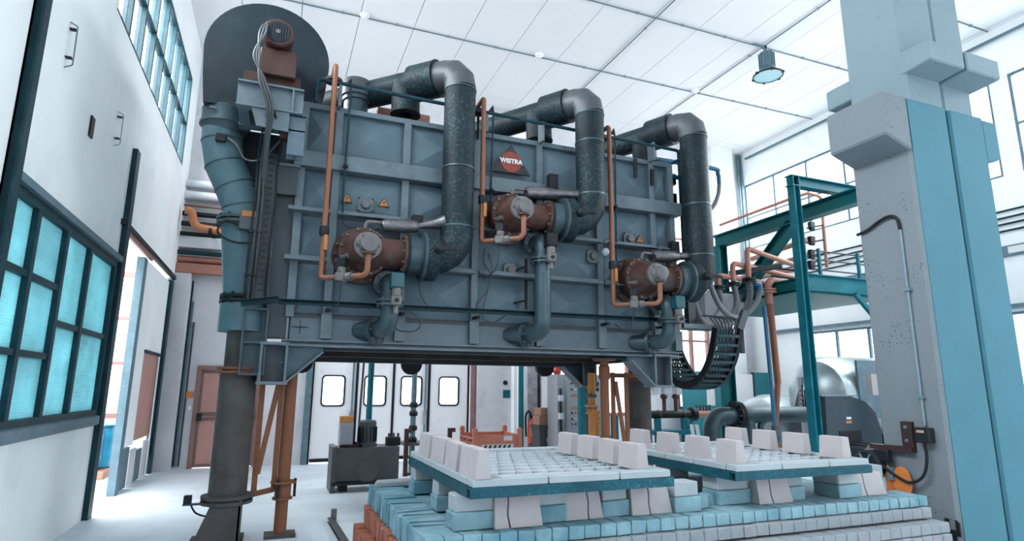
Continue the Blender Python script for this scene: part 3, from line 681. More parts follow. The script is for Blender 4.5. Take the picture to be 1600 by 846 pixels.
# square ports, warning triangles, soot
def port(px_, py_, s=.085):
    c = P(px_, py_, Y=KY-.02); p = MB().box((c.x-s, KY-.03, c.z-s), (c.x+s, KY-.012, c.z+s)).build('port_plate', 'kiln_trim', kiln, smooth=0, bevel=.004)
    MB().lathe((c.x, KY-.03, c.z), (0, -1, 0), [(0, .055), (.05, .055), (.06, .045), (.06, .02)], 8).build('port_cap', 'dusty_metal', kiln)
    MB().bolts((c.x, KY-.03, c.z), (0, -1, 0), s*1.2, 4, .010, .012, math.pi/4).build('port_bolt', 'black_metal', kiln)
for a in ((571, 321), (797, 423), (983, 374), (926, 401)): port(*a)
MB().sphere(P(946, 394, Y=KY-.16), .05).build('sight_glass', 'pipe_white', kiln)
for a in ((542, 310), (600, 317), (1000, 374)):
    c = P(*a, Y=KY-.02); s = .052
    sg = MB().prism([(c.x-s, KY-.022, c.z-s*.75), (c.x+s, KY-.022, c.z-s*.75), (c.x, KY-.022, c.z+s*.95)], (0, .01, 0)).build('warning_sign', 'sign_orange', kiln, smooth=0)
    s2 = s*1.28
    MB().prism([(c.x-s2, KY-.0165, c.z-s2*.75), (c.x+s2, KY-.0165, c.z-s2*.75), (c.x, KY-.0165, c.z+s2*.98)], (0, .01, 0)).build('sign_border', 'sign_black', sg, smooth=0)
    MB().prism([(c.x+.008, KY-.025, c.z+.025), (c.x-.014, KY-.025, c.z-.002), (c.x-.002, KY-.025, c.z-.002), (c.x-.006, KY-.025, c.z-.028), (c.x+.014, KY-.025, c.z+.006), (c.x+.002, KY-.025, c.z+.006)], (0, .004, 0)).build('bolt_mark', 'sign_black', sg, smooth=0)
for x, y in ((1002, 268), (1002, 290)):
    pass
for a, b in (((993, 248), (993, 278)), ((1019, 265), (1019, 290))):
    pa, pb = P(*a, Y=KY-.06), P(*b, Y=KY-.06); MB().bar(pa, pb, .05, .02, (0, 1, 0)).build('strap', 'black_metal', kiln, smooth=0)
# cross mark on the base plate
c = P(469, 511, Y=KY-.03)
MB().box((c.x-.08, KY-.008, c.z-.004), (c.x+.08, KY-.002, c.z+.004)).build('cross_mark', 'black_metal', kiln, smooth=0)
MB().box((c.x-.004, KY-.008, c.z-.07), (c.x+.004, KY-.002, c.z+.07)).build('cross_mark', 'black_metal', kiln, smooth=0)
# T bar and small levers at middle lower bay
for a, b in (((822, 404), (822, 484)),):
    MB().bar(P(*a, Y=KY-.06), P(*b, Y=KY-.06), .03, .02, (0, 1, 0)).build('slide_bar', 'black_metal', kiln, smooth=0)
for a, b in (((805, 424), (822, 416)), ((803, 474), (821, 470))):
    MB().tube([P(*a, Y=KY-.05), P(*b, Y=KY-.05)], .012, 8).build('lever', 'black_metal', kiln)
# triangular logo sign
tri = [P(797.7, 226, Y=KY-.11), P(767, 266, Y=KY-.11), P(828, 276, Y=KY-.11)]
zb_ = (tri[1].z+tri[2].z)/2; sx = (tri[1].x+tri[2].x)/2; hw = (tri[2].x-tri[1].x)/2
t = thing('logo_sign', 'black triangular sign with dark red disc and white lettering on the kiln front', 'sign', (sx, KY-.1, zb_))
MB().prism([(sx-hw, KY-.12, zb_), (sx+hw, KY-.12, zb_), (sx, KY-.12, tri[0].z)], (0, .03, 0)).build('plate', 'sign_black', t, smooth=0)
for xx in (-.12, .12): MB().tube([(sx+xx, KY-.09, zb_+.06), (sx+xx, KY+.04, zb_+.06)], .012, 6).build('stand_off', 'black_metal', t)
dc = V((sx, KY-.122, zb_+.145)); MB().lathe(dc, (0, -1, 0), [(0, .135), (.004, .135)], 32).build('disc', 'sign_red', t)
fc = bpy.data.curves.new('lettering', 'FONT'); fc.body = 'WISTRA'; fc.size = .080; fc.align_x = 'CENTER'; fc.align_y = 'CENTER'; fc.extrude = .002; fc.offset = .004; fc.space_character = 1.02
fc.materials.append(M['sign_white'])
fo = bpy.data.objects.new('lettering_outline', fc); col.objects.link(fo); bpy.context.view_layer.update()
lm = bpy.data.meshes.new_from_object(fo.evaluated_get(bpy.context.evaluated_depsgraph_get()))
bpy.data.objects.remove(fo); fo = bpy.data.objects.new('lettering', lm); col.objects.link(fo); fo.parent = t
fo.location = V((dc.x, KY-.13, dc.z+.005))-WORLD[t.name]; fo.rotation_euler = (R_(90), 0, 0)

# ------------------------------------------------------------------ burners with ducts, gas lines and lower air pipes
DX = 6.28
ORD = ('left', 'middle', 'right')
def elbow_path(a, b, c, r, n=5): return fillet([a, b, c], r, n)
def burner(k, cx, cy, gx, gtop, gbot, stub_bottom, duct_x, top_z, ddir):
    F0 = P(cx, cy, Y=KY); z = F0.z; x = F0.x
    nm = ORD[k]
    t = thing('burner', '%s rusty round gas burner bolted to the kiln front' % nm, 'burner', (x, KY-.3, z-.32), 'kiln burners')
    MB().lathe((x, KY-.03, z), (0, -1, 0), [(0, .315), (.05, .315), (.05, .2)], 32).build('wall_flange', 'rust_orange', t)
    MB().bolts((x, KY-.08, z), (0, -1, 0), .285, 16, .014, .02).build('flange_bolt', 'dusty_metal', t)
    MB().lathe((x, KY-.08, z), (0, -1, 0), [(0, .24), (.16, .24), (.16, .265), (.22, .265), (.22, .24), (.24, .22)], 32).build('housing', 'rust_orange', t)
    MB().bolts((x, KY-.30, z), (0, -1, 0), .245, 12, .014, .025, .2).build('housing_bolt', 'dusty_metal', t)
    MB().lathe((x, KY-.31, z), (0, -1, 0), [(0, .225), (.06, .21), (.16, .17), (.25, .14)], 32).build('cone', 'rust_orange', t)
    MB().lathe((x, KY-.56, z), (0, -1, 0), [(0, .135), (.03, .14), (.05, .14), (.06, .10), (.13, .075), (.13, .085), (.16, .085), (.165, .07), (.167, .02)], 24).build('cap', 'dusty_metal', t)
    MB().bolts((x, KY-.61, z), (0, -1, 0), .115, 6, .013, .02).build('cap_bolt', 'dusty_metal', t)
    MB().tube([(x-.2, KY-.3, z-.08), (x-.16, KY-.42, z-.08)], .03, 10).build('sight_port', 'dusty_metal', t)
    # inlet branch towards the duct
    MB().cyl((x+.05, DX, z), (x+.40, DX, z), .155, n=24).build('inlet', 'rust_orange', t)
    MB().lathe((x+.40, DX, z), (1, 0, 0), [(0, .15), (0, .215), (.035, .215), (.035, .15)], 28).build('inlet_flange', 'rust_orange', t)
    MB().bolts((x+.40, DX, z), (-1, 0, 0), .19, 10, .013, .02).build('inlet_bolt', 'dusty_metal', t)
    # ---- galvanised air duct
    d = thing('air_duct', '%s galvanised air duct bending over the kiln top down to the %s burner' % (nm, nm), 'duct', (duct_x, DX, z-.2), 'burner air ducts')
    x0 = x+.435
    MB().lathe((x0, DX, z), (1, 0, 0), [(0, .19), (0, .205), (.20, .205), (.20, .19)], 28).build('collar', 'duct_grey', d)
    MB().lathe((x0-.005, DX, z), (1, 0, 0), [(0, .19), (0, .22), (.03, .22), (.03, .19)], 28).build('rubber_ring', 'black_rubber', d)
    MB().lathe((x0+.18, DX, z), (1, 0, 0), [(0, .2), (0, .255), (.03, .27), (.15, .27), (.17, .23), (.18, .19)], 28).build('damper_body', 'galvanised', d)
    MB().lathe((x0+.17, DX, z), (1, 0, 0), [(0, .2), (0, .27), (.03, .27), (.03, .2)], 28).build('rim', 'duct_grey', d)
    hk = V((x0+.31, DX-.285, z+.03)); MB().lathe(hk, (0, -1, 0), [(0, .055), (.06, .06), (.09, .035)], 14).build('damper_knob', 'black_metal', d)
    MB().bar(hk+V((0, -.07, 0)), hk+V((.17, -.09, -.015)), .03, .03).build('damper_handle', 'black_metal', d)
    e0 = V((x0+.46, DX, z)); cornerp = V((duct_x, DX, z))
    Rb = min(.30, duct_x-x0-.30)
    path = [V((x0+.30, DX, z))]+[V((duct_x-Rb+Rb*math.sin(a*math.pi/8), DX, z+Rb-Rb*math.cos(a*math.pi/8))) for a in range(5)]+[V((duct_x, DX, z+.36))]
    segments(path, .19, 24, 'elbow_segment', 'galvanised', d)
    MB().cyl(cornerp+V((0, 0, .35)), (duct_x, DX, top_z-.22), .185, n=28).build('riser', 'galvanised', d)
    for zz in (z+.35, z+1.05, top_z-.24):
        MB().lathe((duct_x, DX, zz), (0, 0, 1), [(0, .18), (0, .193), (.02, .193), (.02, .18)], 28).build('seam_band', 'duct_grey', d)
    dd = V((ddir[0], ddir[1], 0)).normalized(); tp = V((duct_x, DX, top_z))
    ep = [tp+V((0, 0, -.23)), tp+V((0, 0, -.10))+dd*.02, tp+V((0, 0, -.02))+dd*.09, tp+dd*.20, tp+dd*.32]
    segments(ep, .192, 24, 'elbow_segment', 'duct_cap', d)
    MB().lathe(tp+dd*.30, dd, [(0, .19), (0, .23), (.03, .225), (.36, .225), (.36, .18)], 28).build('junction_collar', 'galvanised', d)
    MB().tube([tp+dd*.64, tp+dd*3.0], .17, 24).build('run_duct', 'galvanised', d)
    sb = tp+dd*.80
    MB().tube([sb+V((0, 0, .02)), sb+V((0, 0, -.12))-dd*.02, V((sb.x, sb.y, stub_bottom))-dd*.03], .175, 24, False).build('drop_branch', 'galvanised', d, smooth=20)
    MB().lathe(V((sb.x, sb.y, stub_bottom))-dd*.03, (0, 0, -1), [(0, .085), (0, .185), (.025, .185), (.025, .085), (0, .085)], 28, False).build('branch_flange', 'black_metal', d)
    # ---- orange gas line
    g = thing('gas_line', 'orange gas pipe feeding the %s burner from above' % nm, 'gas pipe', (gx, 6.3, gbot), 'burner gas lines')
    GY = 6.3; rr = .029
    low = V((gx, GY, gbot)); capin = V((x, KY-.64, z-.09))
    dn = V((capin.x, capin.y, gbot))
    up = MB().tube([low+V((0, 0, .06)), V((gx, GY, gtop))], rr, 12).build('riser', 'gas_orange', g)
    MB().tube(fillet([V((gx, GY, gtop)), V((gx, GY, gtop+.09)), V((gx, GY+.35, gtop+.09))], .07), rr, 12).build('top_bend', 'gas_orange', g)
    MB().lathe(V((gx, GY+.22, gtop+.02)), (0, 0, -1), [(0, .04), (0, .10), (.03, .10), (.03, .04)], 16).build('valve_wheel', 'rust_orange', g)
    MB().tube([V((gx, GY+.22, gtop-.35)), V((gx, GY+.22, gtop+.02))], .018, 8).build('valve_stem', 'black_metal', g)
    m1 = low.lerp(dn, .30); m2 = low.lerp(dn, .72)
    MB().tube(fillet([low+V((0, 0, .07)), low, m1], .06), rr, 12).build('lower_bend', 'gas_orange', g)
    MB().tube(fillet([m2, dn, capin], .07), rr, 12).build('inlet_bend', 'gas_orange', g)
    vd = (m2-m1).normalized()
    MB().tube([m1, m2], .028, 10).build('valve_pipe', 'dusty_metal', g)
    vm = m1.lerp(m2, .35)
    vb = MB().obox(vm, (.11, .09, .10), vd).build('valve_body', 'dusty_metal', g, bevel=.012)
    MB().cyl(vm+V((0, 0, .05)), vm+V((0, 0, .10)), .045, n=12).build('valve_neck', 'dusty_metal', g)
    MB().obox(vm+V((0, 0, .145)), (.10, .085, .095), vd).build('solenoid', 'black_metal', g, bevel=.008)
    MB().lathe(m1.lerp(m2, .75)-vd*.03, vd, [(0, .045), (.06, .045)], 8).build('union_nut', 'dusty_metal', g)
    MB().lathe(capin-V((0, 0, .01)), (0, 0, 1), [(0, .07), (.02, .07)], 16).build('inlet_flange', 'rust_orange', g)
    zt = gbot+.45
    MB().lathe((gx, GY, zt), (0, 0, 1), [(0, .045), (.02, .05), (.08, .05), (.10, .045)], 10).build('hand_valve', 'black_metal', g)
    MB().box((gx+.0, GY-.06, zt-.16), (gx+.035, GY-.04, zt)).build('valve_handle', 'sign_orange', g)
    MB().tube(spline([vm+V((0, 0, -.05)), vm+V((0, .05, -.2)), vm+V((-.02, .12, -.34)), V((vm.x-.08, KY-.12, max(2.3, vm.z-.40)))]), .008, 6).build('cable', 'dark_cable', g)
    # ---- foil wrapped flue pipe above
    f = thing('foil_pipe', 'foil wrapped small pipe above the %s burner' % nm, 'pipe', (x+.3, 6.32, z+.27), 'foil wrapped pipes')
    MB().tube(fillet([(x+.0, 6.32, z+.22), (x+.0, 6.32, z+.34), (x+.22, 6.32, z+.34)], .05), .02, 8).build('feed', 'dusty_metal', f)
    MB().tube([(x+.18, 6.32, z+.30), (x+.22, 6.32, z+.315), (x+.4, 6.31, z+.325), (x+.53, 6.31, z+.335), (x+.57, 6.31, z+.34)], lambda s: .06+.022*math.sin(s*3.1)+.006*math.sin(s*23), 14).build('wrap', 'foil', f)
    if k == 0:
        MB().tube([(x+.56, 6.31, z+.34), (x+.68, 6.3, z+.37), (x+.78, 6.28, z+.39), (x+.87, 6.25, z+.42)], lambda s: .03+.045*s+.008*math.sin(s*19), 12).build('foil_twist', 'foil', f)
    else:
        MB().tube([(x+.57, 6.31, z+.34), (x+.9, 6.30, z+.37)], .055, 12).build('wrap_end', 'foil', f)
    bz = z+.42 if k < 2 else z+.36
    MB().box((x+.52, 6.36, bz-.05 if k == 0 else bz), (x+.64, 6.46, bz+.07 if k == 0 else bz+.2)).build('ignition_box', 'black_metal', f, bevel=.006)
    return t
burner(0, 563, 402, .37, 4.92, 2.60, 4.83, 1.80, 5.20, (-.70, .71))
burner(1, 787, 346, 2.105, 4.86, 3.16, 4.83, 3.54, 5.20, (-.55, .83))
burner(2, 985, 441, 3.84, 4.80, 2.52, 4.83, 5.18, 5.17, (-.42, .90))

def air_pipe(k, flange_px, turn_px, wall_px):
    nm = ORD[k]
    a = P(*flange_px, Y=6.42); w_ = P(*wall_px, Y=KY-.03)
    X_ = P(*turn_px, Y=6.2).x
    t = thing('air_pipe', 'flanged grey pipe curving from the %s burner into the kiln base' % nm, 'pipe', (X_, 6.2, w_.z), 'lower burner pipes')
    wd = V((-.62, .78, 0)); w0 = w_
    e = w0-wd*.10
    r = .095
    pth = fillet([V((X_, 6.2, a.z-.02)), V((X_, 6.2, e.z)), e], .24, 8)
    zsplit = P(turn_px[0], turn_px[1], Y=6.2).z
    MB().tube(fillet([V((X_, 6.42, a.z)), V((X_, 6.2, a.z)), V((X_, 6.2, a.z-.16))], .15, 6), r, 18).build('upper_bend', 'duct_grey', t)
    MB().lathe((X_, 6.44, a.z), (0, -1, 0), [(0, .08), (0, .15), (.035, .15), (.035, .08)], 24).build('top_flange', 'duct_grey', t)
    MB().bolts((X_, 6.405, a.z), (0, -1, 0), .125, 8, .014, .02).build('flange_bolt', 'dusty_metal', t)
    MB().tube([V((X_, 6.2, a.z-.15))]+pth[1:], r, 18).build('pipe', 'duct_grey', t)
    MB().lathe((X_, 6.2, zsplit), (0, 0, 1), [(0, .09), (0, .145), (.025, .145), (.025, .10), (.04, .10), (.04, .145), (.065, .145), (.065, .09)], 22).build('flange_pair', 'duct_grey', t)
    MB().bolts((X_, 6.2, zsplit-.015), (0, 0, 1), .125, 8, .011, .095).build('flange_bolt', 'dusty_metal', t)
    MB().lathe(e+wd*-.02, wd, [(0, .09), (0, .155), (.04, .155), (.04, .09)], 24).build('wall_flange', 'duct_grey', t)
    MB().bolts(e-wd*.02, -wd, .128, 8, .013, .02).build('flange_bolt', 'dusty_metal', t)
    MB().tube([e, w0+wd*.12+V((-.05, 0, 0))], .10, 18).build('wall_stub', 'duct_grey', t)
    sp = V((X_+.035, 6.05, zsplit+.17))
    MB().box(sp+V((-.07, -.06, 0)), sp+V((.07, .06, .16))).build('actuator', 'teal_box' if k != 1 else 'black_metal', t, bevel=.012)
    MB().cyl(sp+V((0, 0, -.08)), sp, .05, n=12).build('actuator_neck', 'dusty_metal', t)
    MB().box(sp+V((-.055, -.05, -.18)), sp+V((.055, .05, -.08))).build('valve_block', 'dusty_metal', t, bevel=.01)
    MB().lathe(sp+V((0, -.05, -.13)), (0, -1, 0), [(0, .02), (.02, .02)], 10).build('valve_port', 'black_metal', t)
    MB().cyl(sp+V((0, 0, -.26)), sp+V((0, 0, -.18)), .025, n=10).build('valve_stub', 'dusty_metal', t)
    MB().tube([sp+V((0, .05, -.13)), V((X_, 6.15, zsplit+.04))], .025, 8).build('valve_link', 'dusty_metal', t)
air_pipe(0, (617, 446), (609, 479), (578, 517))
air_pipe(1, (853, 384), (848, 412), (810, 524))
air_pipe(2, (1050, 476), (1046, 506), (1003, 536))

# top rail, cable tray along the base, loose cables
t = thing('top_rail', 'thin teal pipe rail along the kiln top edge', 'rail', (2.5, 6.42, 4.85))
ra = [P(492, 168, Y=6.45), P(493, 124, Y=6.45)]
MB().tube(fillet([V((.19, 6.45, 4.6)), V((.19, 6.45, 4.88)), V((5.02, 6.45, 4.80)), V((5.15, 6.45, 4.72)), V((4.95, 6.9, 4.62))], .05), .022, 10).build('pipe', 'teal_steel', t)
for x in (.45, 2.2, 2.96, 4.64): MB().box((x-.015, 6.44, 4.6), (x+.015, 6.58, 4.86)).build('stanchion', 'kiln_trim', t)
for i, (x, zb_) in enumerate(((.56, 3.30), (2.28, 3.62), (4.02, 3.05))):
    l = MB().tube([(x, 6.45, 4.86), (x-.01, 6.47, zb_+.3), (x, 6.5, zb_)], .011, 8).build('drop_line', 'teal_steel', t)
    MB().sphere((x-.005, 6.46, 3.85 if i else 3.9), .03, 10, 6).build('drop_valve', 'black_metal', t)
    MB().tube(spline([(x, 6.5, zb_), (x+.06, 6.52, zb_-.07), (x+.3, 6.54, zb_-.09), (x+.42, 6.54, zb_-.05)]), .010, 6).build('ignition_lead', 'dark_cable', t)
    MB().prism([(x-.06, 6.46, 4.88), (x+.02, 6.46, 4.86), (x, 6.46, 4.97)], (0, .012, 0)).build('flag_plate', 'black_metal', t)
t = thing('base_tray', 'dark teal perforated cable tray along the kiln base', 'cable tray', (2.4, 6.4, 2.33))
MB().chan((-.36, 6.36, 2.30), (-.02, 6.36, 2.36), .08, .06, .008).build('tray_end', 'teal_steel', t, smooth=0)
MB().chan((-.02, 6.40, 2.345), (4.95, 6.40, 2.375), .08, .05, .008).build('tray', 'teal_steel', t, smooth=0)
for i in range(34):
    x = .1+i*.14; MB().box((x, 6.397, 2.35+.006*x), (x+.05, 6.402, 2.362+.006*x)).build('slot', 'black_metal', t, smooth=0)
for x in ribs[1:-1]: MB().box((x-.02, 6.40, 2.28), (x+.02, 6.57, 2.31)).build('tray_arm', 'black_metal', t, smooth=0)
def cable(pts, r, lab, m_='dark_cable', name='loose_cable'):
    o = MB().tube(spline(pts), r, 8).build(name, m_); return tag(o, lab, 'cable')
cable([(2.2, 6.46, 3.12), (2.18, 6.44, 2.95), (2.26, 6.42, 2.8), (2.22, 6.42, 2.6), (2.1, 6.42, 2.45), (2.12, 6.42, 2.36)], .010, 'dark cable hanging on the kiln between left duct and middle burner')
cable([(2.24, 6.44, 3.05), (2.27, 6.40, 2.85), (2.21, 6.40, 2.55), (2.16, 6.40, 2.3), (2.3, 6.40, 2.24), (2.45, 6.42, 2.33)], .008, 'second dark cable looping under the tray by the left duct')
cable([(3.92, 6.45, 3.35), (3.90, 6.44, 3.1), (3.96, 6.42, 2.95)], .010, 'short dark cable behind the right gas pipe')
cable([(1.42, 6.42, 2.72), (1.43, 6.40, 2.55), (1.50, 6.42, 2.42), (1.54, 6.44, 2.39)], .008, 'thin cable hanging under the left damper')
cable([(1.3, 6.3, 2.32), (1.42, 6.3, 2.2), (1.38, 6.32, 2.1), (1.2, 6.36, 2.1), (1.15, 6.4, 2.2)], .008, 'thin cable loop beside the left lower pipe')
# roof vent
t = thing('roof_vent', 'grey round vent pipe standing on the kiln roof behind the left gas pipe', 'vent', (.78, 7.2, KZ1))
vp = P(557, 150, Y=7.2)
MB().lathe((vp.x, 7.2, KZ1-.02), (0, 0, 1), [(0, .15), (.42, .15), (.42, .17), (.5, .17)], 24).build('pipe', 'duct_grey', t)
MB().lathe((vp.x, 7.2, 5.1), (0, 0, 1), [(0, .19), (.03, .19), (.18, .185), (.22, .17), (.235, .12), (.24, .02)], 24).build('cap', 'duct_cap', t)
MB().box((1.0, 7.4, KZ1-.02), (1.7, 7.8, KZ1+.5)).build('roof_duct_box', 'gas_pink', smooth=0); tag(bpy.data.objects['roof_duct_box'], 'reddish box standing on the kiln roof behind the left duct', 'box')
# ------------------------------------------------------------------ fan, exhaust duct, stack
FY = 6.62
fan = thing('exhaust_fan', 'large dark round centrifugal exhaust fan on top of the kiln', 'fan', (-.3, 6.9, 4.45))
fc_ = V((-.335, FY, 5.12)); fr = .65
pts = []
for i in range(33):
    a = R_(180-225*i/32); pts.append((fc_.x+fr*math.cos(a)*(1.0), fc_.z+fr*math.sin(a)))
pts += [(-.25, 4.47), (-.93, 4.47), (-.965, 4.8)]
MB().prism([(x, FY, z) for x, z in pts], (0, .5, 0)).build('volute', 'duct_grey_dark' if 'duct_grey_dark' in M else mat('fan_steel', (.011, .022, .030), .5, spec=.2, var=.2, scale=3, dirt=(.022, .032, .038), dirt_scale=3), fan, smooth=25)
ca = V((-.36, FY-.02, 5.02))
ox = -.72
MB().lathe((ox, FY+.23, 4.50), (0, 0, -1), [(0, .23), (.02, .245), (.04, .24), (.17, .24), (.17, .255), (.20, .255), (.20, .24), (.29, .20)], 28).build('outlet_collar', 'duct_grey', fan)
MB().box((-.86, FY-.03, 4.40), (-.80, FY-.01, 4.42)).build('clip', 'dusty_metal', fan)
# motor on its red pedestal, shaft towards the front
mc = P(434, 48, Y=6.0); pz0 = 4.60
MB().prism([(-.385, FY-.05, 4.58), (-.385, FY-.05, 4.93), (-.385, FY-.60, 4.90), (-.385, FY-.66, 4.58)], (.35, 0, 0)).build('pedestal', 'motor_red', fan, smooth=0, bevel=.01)
mz = 5.055; mx = -.235
mot = MB().lathe((mx, FY-.02, mz), (0, -1, 0), [(0, .10), (.05, .14), (.50, .14), (.52, .155), (.62, .155), (.64, .14), (.645, .11)], 28).build('motor', 'motor_red', fan)
MB().lathe((mx, FY-.662, mz), (0, -1, 0), [(0, .115), (.006, .115)], 24).build('motor_grille', 'black_metal', mot)
for i in range(-4, 5):
    h = math.sqrt(max(0, .11**2-(i*.024)**2)); MB().box((mx+i*.024-.003, FY-.676, mz-h), (mx+i*.024+.003, FY-.667, mz+h)).build('grille_bar', 'duct_grey', mot, smooth=0)
MB().lathe((mx, FY-.676, mz), (0, -1, 0), [(0, .012), (0, .022), (.006, .022), (.006, .012)], 14).build('badge', 'dusty_metal', mot)
for z0, z1, y0, y1 in ((4.50, 4.62, FY-.58, FY-.54), (4.50, 4.62, FY-.08, FY-.04)):
    MB().box((-.52, y0, z0), (.02, y1, z1)).build('base_rail', 'motor_red', fan, smooth=0)
for x in (-.52, -.28, -.03): MB().box((x, FY-.54, 4.50), (x+.05, FY-.08, 4.60)).build('base_rail', 'motor_red', fan, smooth=0)
# platform frame of steel sections at the kiln's left end
en = thing('fan_platform', 'grey steel platform frame carrying the exhaust fan at the kiln left end', 'frame', (-.2, 6.6, 1.95))
EY = 6.0
MB().ibeam((-.56, EY+.06, 4.36), (.06, EY+.06, 4.36), .12, .27, .018).build('platform_beam', 'kiln_trim', en, smooth=0)
MB().ibeam((-.56, EY+.56, 4.36), (.06, EY+.56, 4.36), .12, .27, .018).build('platform_beam', 'kiln_trim', en, smooth=0)
for x in (-.30, -.04): MB().box((x-.008, EY, 4.24), (x+.008, EY+.12, 4.48)).build('stiffener', 'kiln_trim', en, smooth=0)
for x in (-.5, .0): MB().ibeam((x, EY+.1, 4.36), (x, KY+.1, 4.36), .10, .24, .016).build('cross_beam', 'kiln_trim', en, smooth=0)
MB().ibeam((.02, EY+.14, 3.80), (.02, EY+.14, 4.24), .16, .16, .016, (0, 1, 0)).build('hanger_post', 'kiln_paint', en, smooth=0)
for z in (4.06, 4.22): MB().box((-.06, EY+.06, z-.008), (.10, EY+.22, z+.008)).build('stiffener', 'kiln_trim', en, smooth=0)
MB().prism([(-.42, EY+.02, 4.23), (-.06, EY+.02, 4.23), (-.06, EY+.02, 4.02), (-.36, EY+.02, 4.04)], (0, .02, 0)).build('gusset', 'kiln_trim', en, smooth=0)
MB().box((-.13, EY+.1, 3.98), (.0, EY+.2, 4.18)).build('bearing_block', 'motor_red', en, smooth=0)
for m_, x0, x1 in (('kiln_dark', -.13, .08),):
    MB().box((x0, KY+.02, 2.0), (x1, KY+.25, 4.3)).build('end_column', m_, en, smooth=0)
MB().box((-.14, KY-.08, 3.52), (.07, KY+.03, 3.84)).build('box_socket', 'kiln_dark', en, smooth=0)
MB().box((-.155, KY-.10, 3.835), (.09, KY+.03, 3.86)).build('socket_flange', 'kiln_trim', en, smooth=0)
MB().ibeam((-.22, KY+.1, 1.62), (-.22, KY+.1, 2.30), .24, .24, .02, (1, 0, 0)).build('foot_column', 'duct_grey', en, smooth=0)
for z in (1.62, 1.94, 2.28): MB().box((-.34, KY-.03, z-.01), (-.10, KY+.22, z+.01)).build('stiffener', 'duct_grey', en, smooth=0)
MB().box((-.66, KY+.5, 3.25), (-.05, KY+1.2, 4.42)).build('side_housing', 'kiln_dark', en, smooth=0, bevel=.02)
# perforated riser tray with cable bundle
t = thing('riser_tray', 'perforated vertical cable tray with cable bundle at the kiln left end', 'cable tray', (-.28, 6.5, 2.35))
MB().chan((-.20, 6.52, 2.36), (-.20, 6.52, 3.95), .05, .14, .008, (1, 0, 0)).build('tray', 'kiln_dark', t, smooth=0)
for i in range(22):
    z = 2.45+i*.068; MB().box((-.225, 6.44, z), (-.175, 6.452, z+.014)).build('slot', 'black_metal', t, smooth=0)
for i, x in enumerate((-.34, -.31, -.285, -.27, -.15)):
    MB().tube(spline([(x, 6.46+.012*i, 2.36), (x+.01*(i % 2), 6.44, 2.9), (x+.015, 6.43, 3.4), (x+.01, 6.40, 3.75), (x+.03, 6.2, 4.0), (-.26+.012*i, 5.96, 4.2)]), .012, 8).build('cable', 'dark_cable' if i % 2 else 'black_rubber', t)
for i, z in enumerate((2.6, 3.05, 3.55)): MB().box((-.36, 6.42, z), (-.24, 6.47, z+.015)).build('cable_tie', 'black_metal', t)
t = thing('motor_cable', 'grey cable pair rising from the tray to the fan motor', 'cable', (-.2, 5.95, 3.7))
for i in range(3):
    o_ = .025*i
    MB().tube(spline([(-.27+o_*.4, 6.38, 3.62), (-.26+o_*.5, 6.1, 3.95), (-.27+o_, 5.90, 4.2), (-.36+o_, 5.86, 4.45), (-.38-o_, 5.86, 4.7), (-.40+o_, 5.88, 4.95), (-.36+o_*.4, 5.95, 5.10), (-.30, 6.0, 5.02)]), .013, 8).build('cable', 'duct_cap', t)
# exhaust duct down to the telescopic stack
SY = 6.85; SX = -.345
ed = thing('exhaust_duct', 'blue grey segmented exhaust duct bending down beside the kiln', 'duct', (SX, SY, 2.0))
q = [V((ox, SY, 4.22)), P(350, 235, Y=SY), P(372, 290, Y=SY), P(379, 345, Y=SY)]
q[0] = P(350, 172, Y=SY)
joint = [q[0], P(347, 222, Y=SY), P(352, 258, Y=SY), P(367, 292, Y=SY), P(379, 325, Y=SY), P(378, 352, Y=SY)]
mid = [(a+b)/2 for a, b in zip(joint, joint[1:])]
for a, b in zip(joint, joint[1:]):
    pass
mat('exhaust_paint', (.075, .14, .17), .5, var=.16, scale=3, spec=.3, dirt=(.04, .075, .092), dirt_scale=3)
segments(joint, .205, 26, 'bend_segment', 'exhaust_paint', ed)
for jn, a_, b_ in zip(joint[1:-1], joint, joint[2:]): MB().lathe(jn-(b_-a_).normalized()*.006, b_-a_, [(0, .2), (0, .211), (.012, .211), (.012, .2)], 26, False).build('seam', 'duct_grey', ed)
lo_ = P(375, 520, Y=SY); top_ = joint[-1]
MB().cyl(top_, V((SX, SY, 2.30)), .205, .21, 28).build('lower_tube', 'exhaust_paint', ed)
for zz in (top_.z-.02, 2.36):
    MB().lathe((top_.x if zz > 3 else SX, SY, zz), (0, 0, 1), [(0, .20), (0, .255), (.03, .255), (.03, .215), (.05, .215), (.05, .255), (.08, .255), (.08, .20)], 28).build('flange', 'black_metal' if zz < 3 else 'duct_grey', ed)
    MB().bolts((top_.x if zz > 3 else SX, SY, zz-.02), (0, 0, 1), .238, 12, .013, .12).build('flange_bolt', 'black_metal', ed)
for jn in joint[1:-1]: pass
MB().lathe((SX, SY, 2.06), (0, 0, 1), [(0, .16), (0, .245), (.29, .245), (.29, .20)], 28).build('sleeve', 'exhaust_paint', ed)
bx_ = P(384, 345, Y=SY-.24)
MB().box(bx_+V((-.06, -.03, -.1)), bx_+V((.11, .05, .11))).build('control_box', 'duct_cap', ed, bevel=.006)
MB().box(bx_+V((-.04, -.035, .04)), bx_+V((.09, -.03, .1))).build('control_label', 'sign_orange', ed)
MB().tube(spline([bx_+V((-.06, 0, -.06)), bx_+V((-.2, 0, -.02)), bx_+V((-.25, .0, -.15)), bx_+V((-.1, -.01, -.24)), bx_+V((.12, -.01, -.22)), bx_+V((.2, 0, -.1))]), .012, 8).build('control_cable', 'black_rubber', ed)
sb_ = P(345, 217, Y=SY-.2); MB().box(sb_+V((-.05, -.04, -.04)), sb_+V((.05, .03, .05))).build('sensor', 'black_metal', ed, bevel=.006)
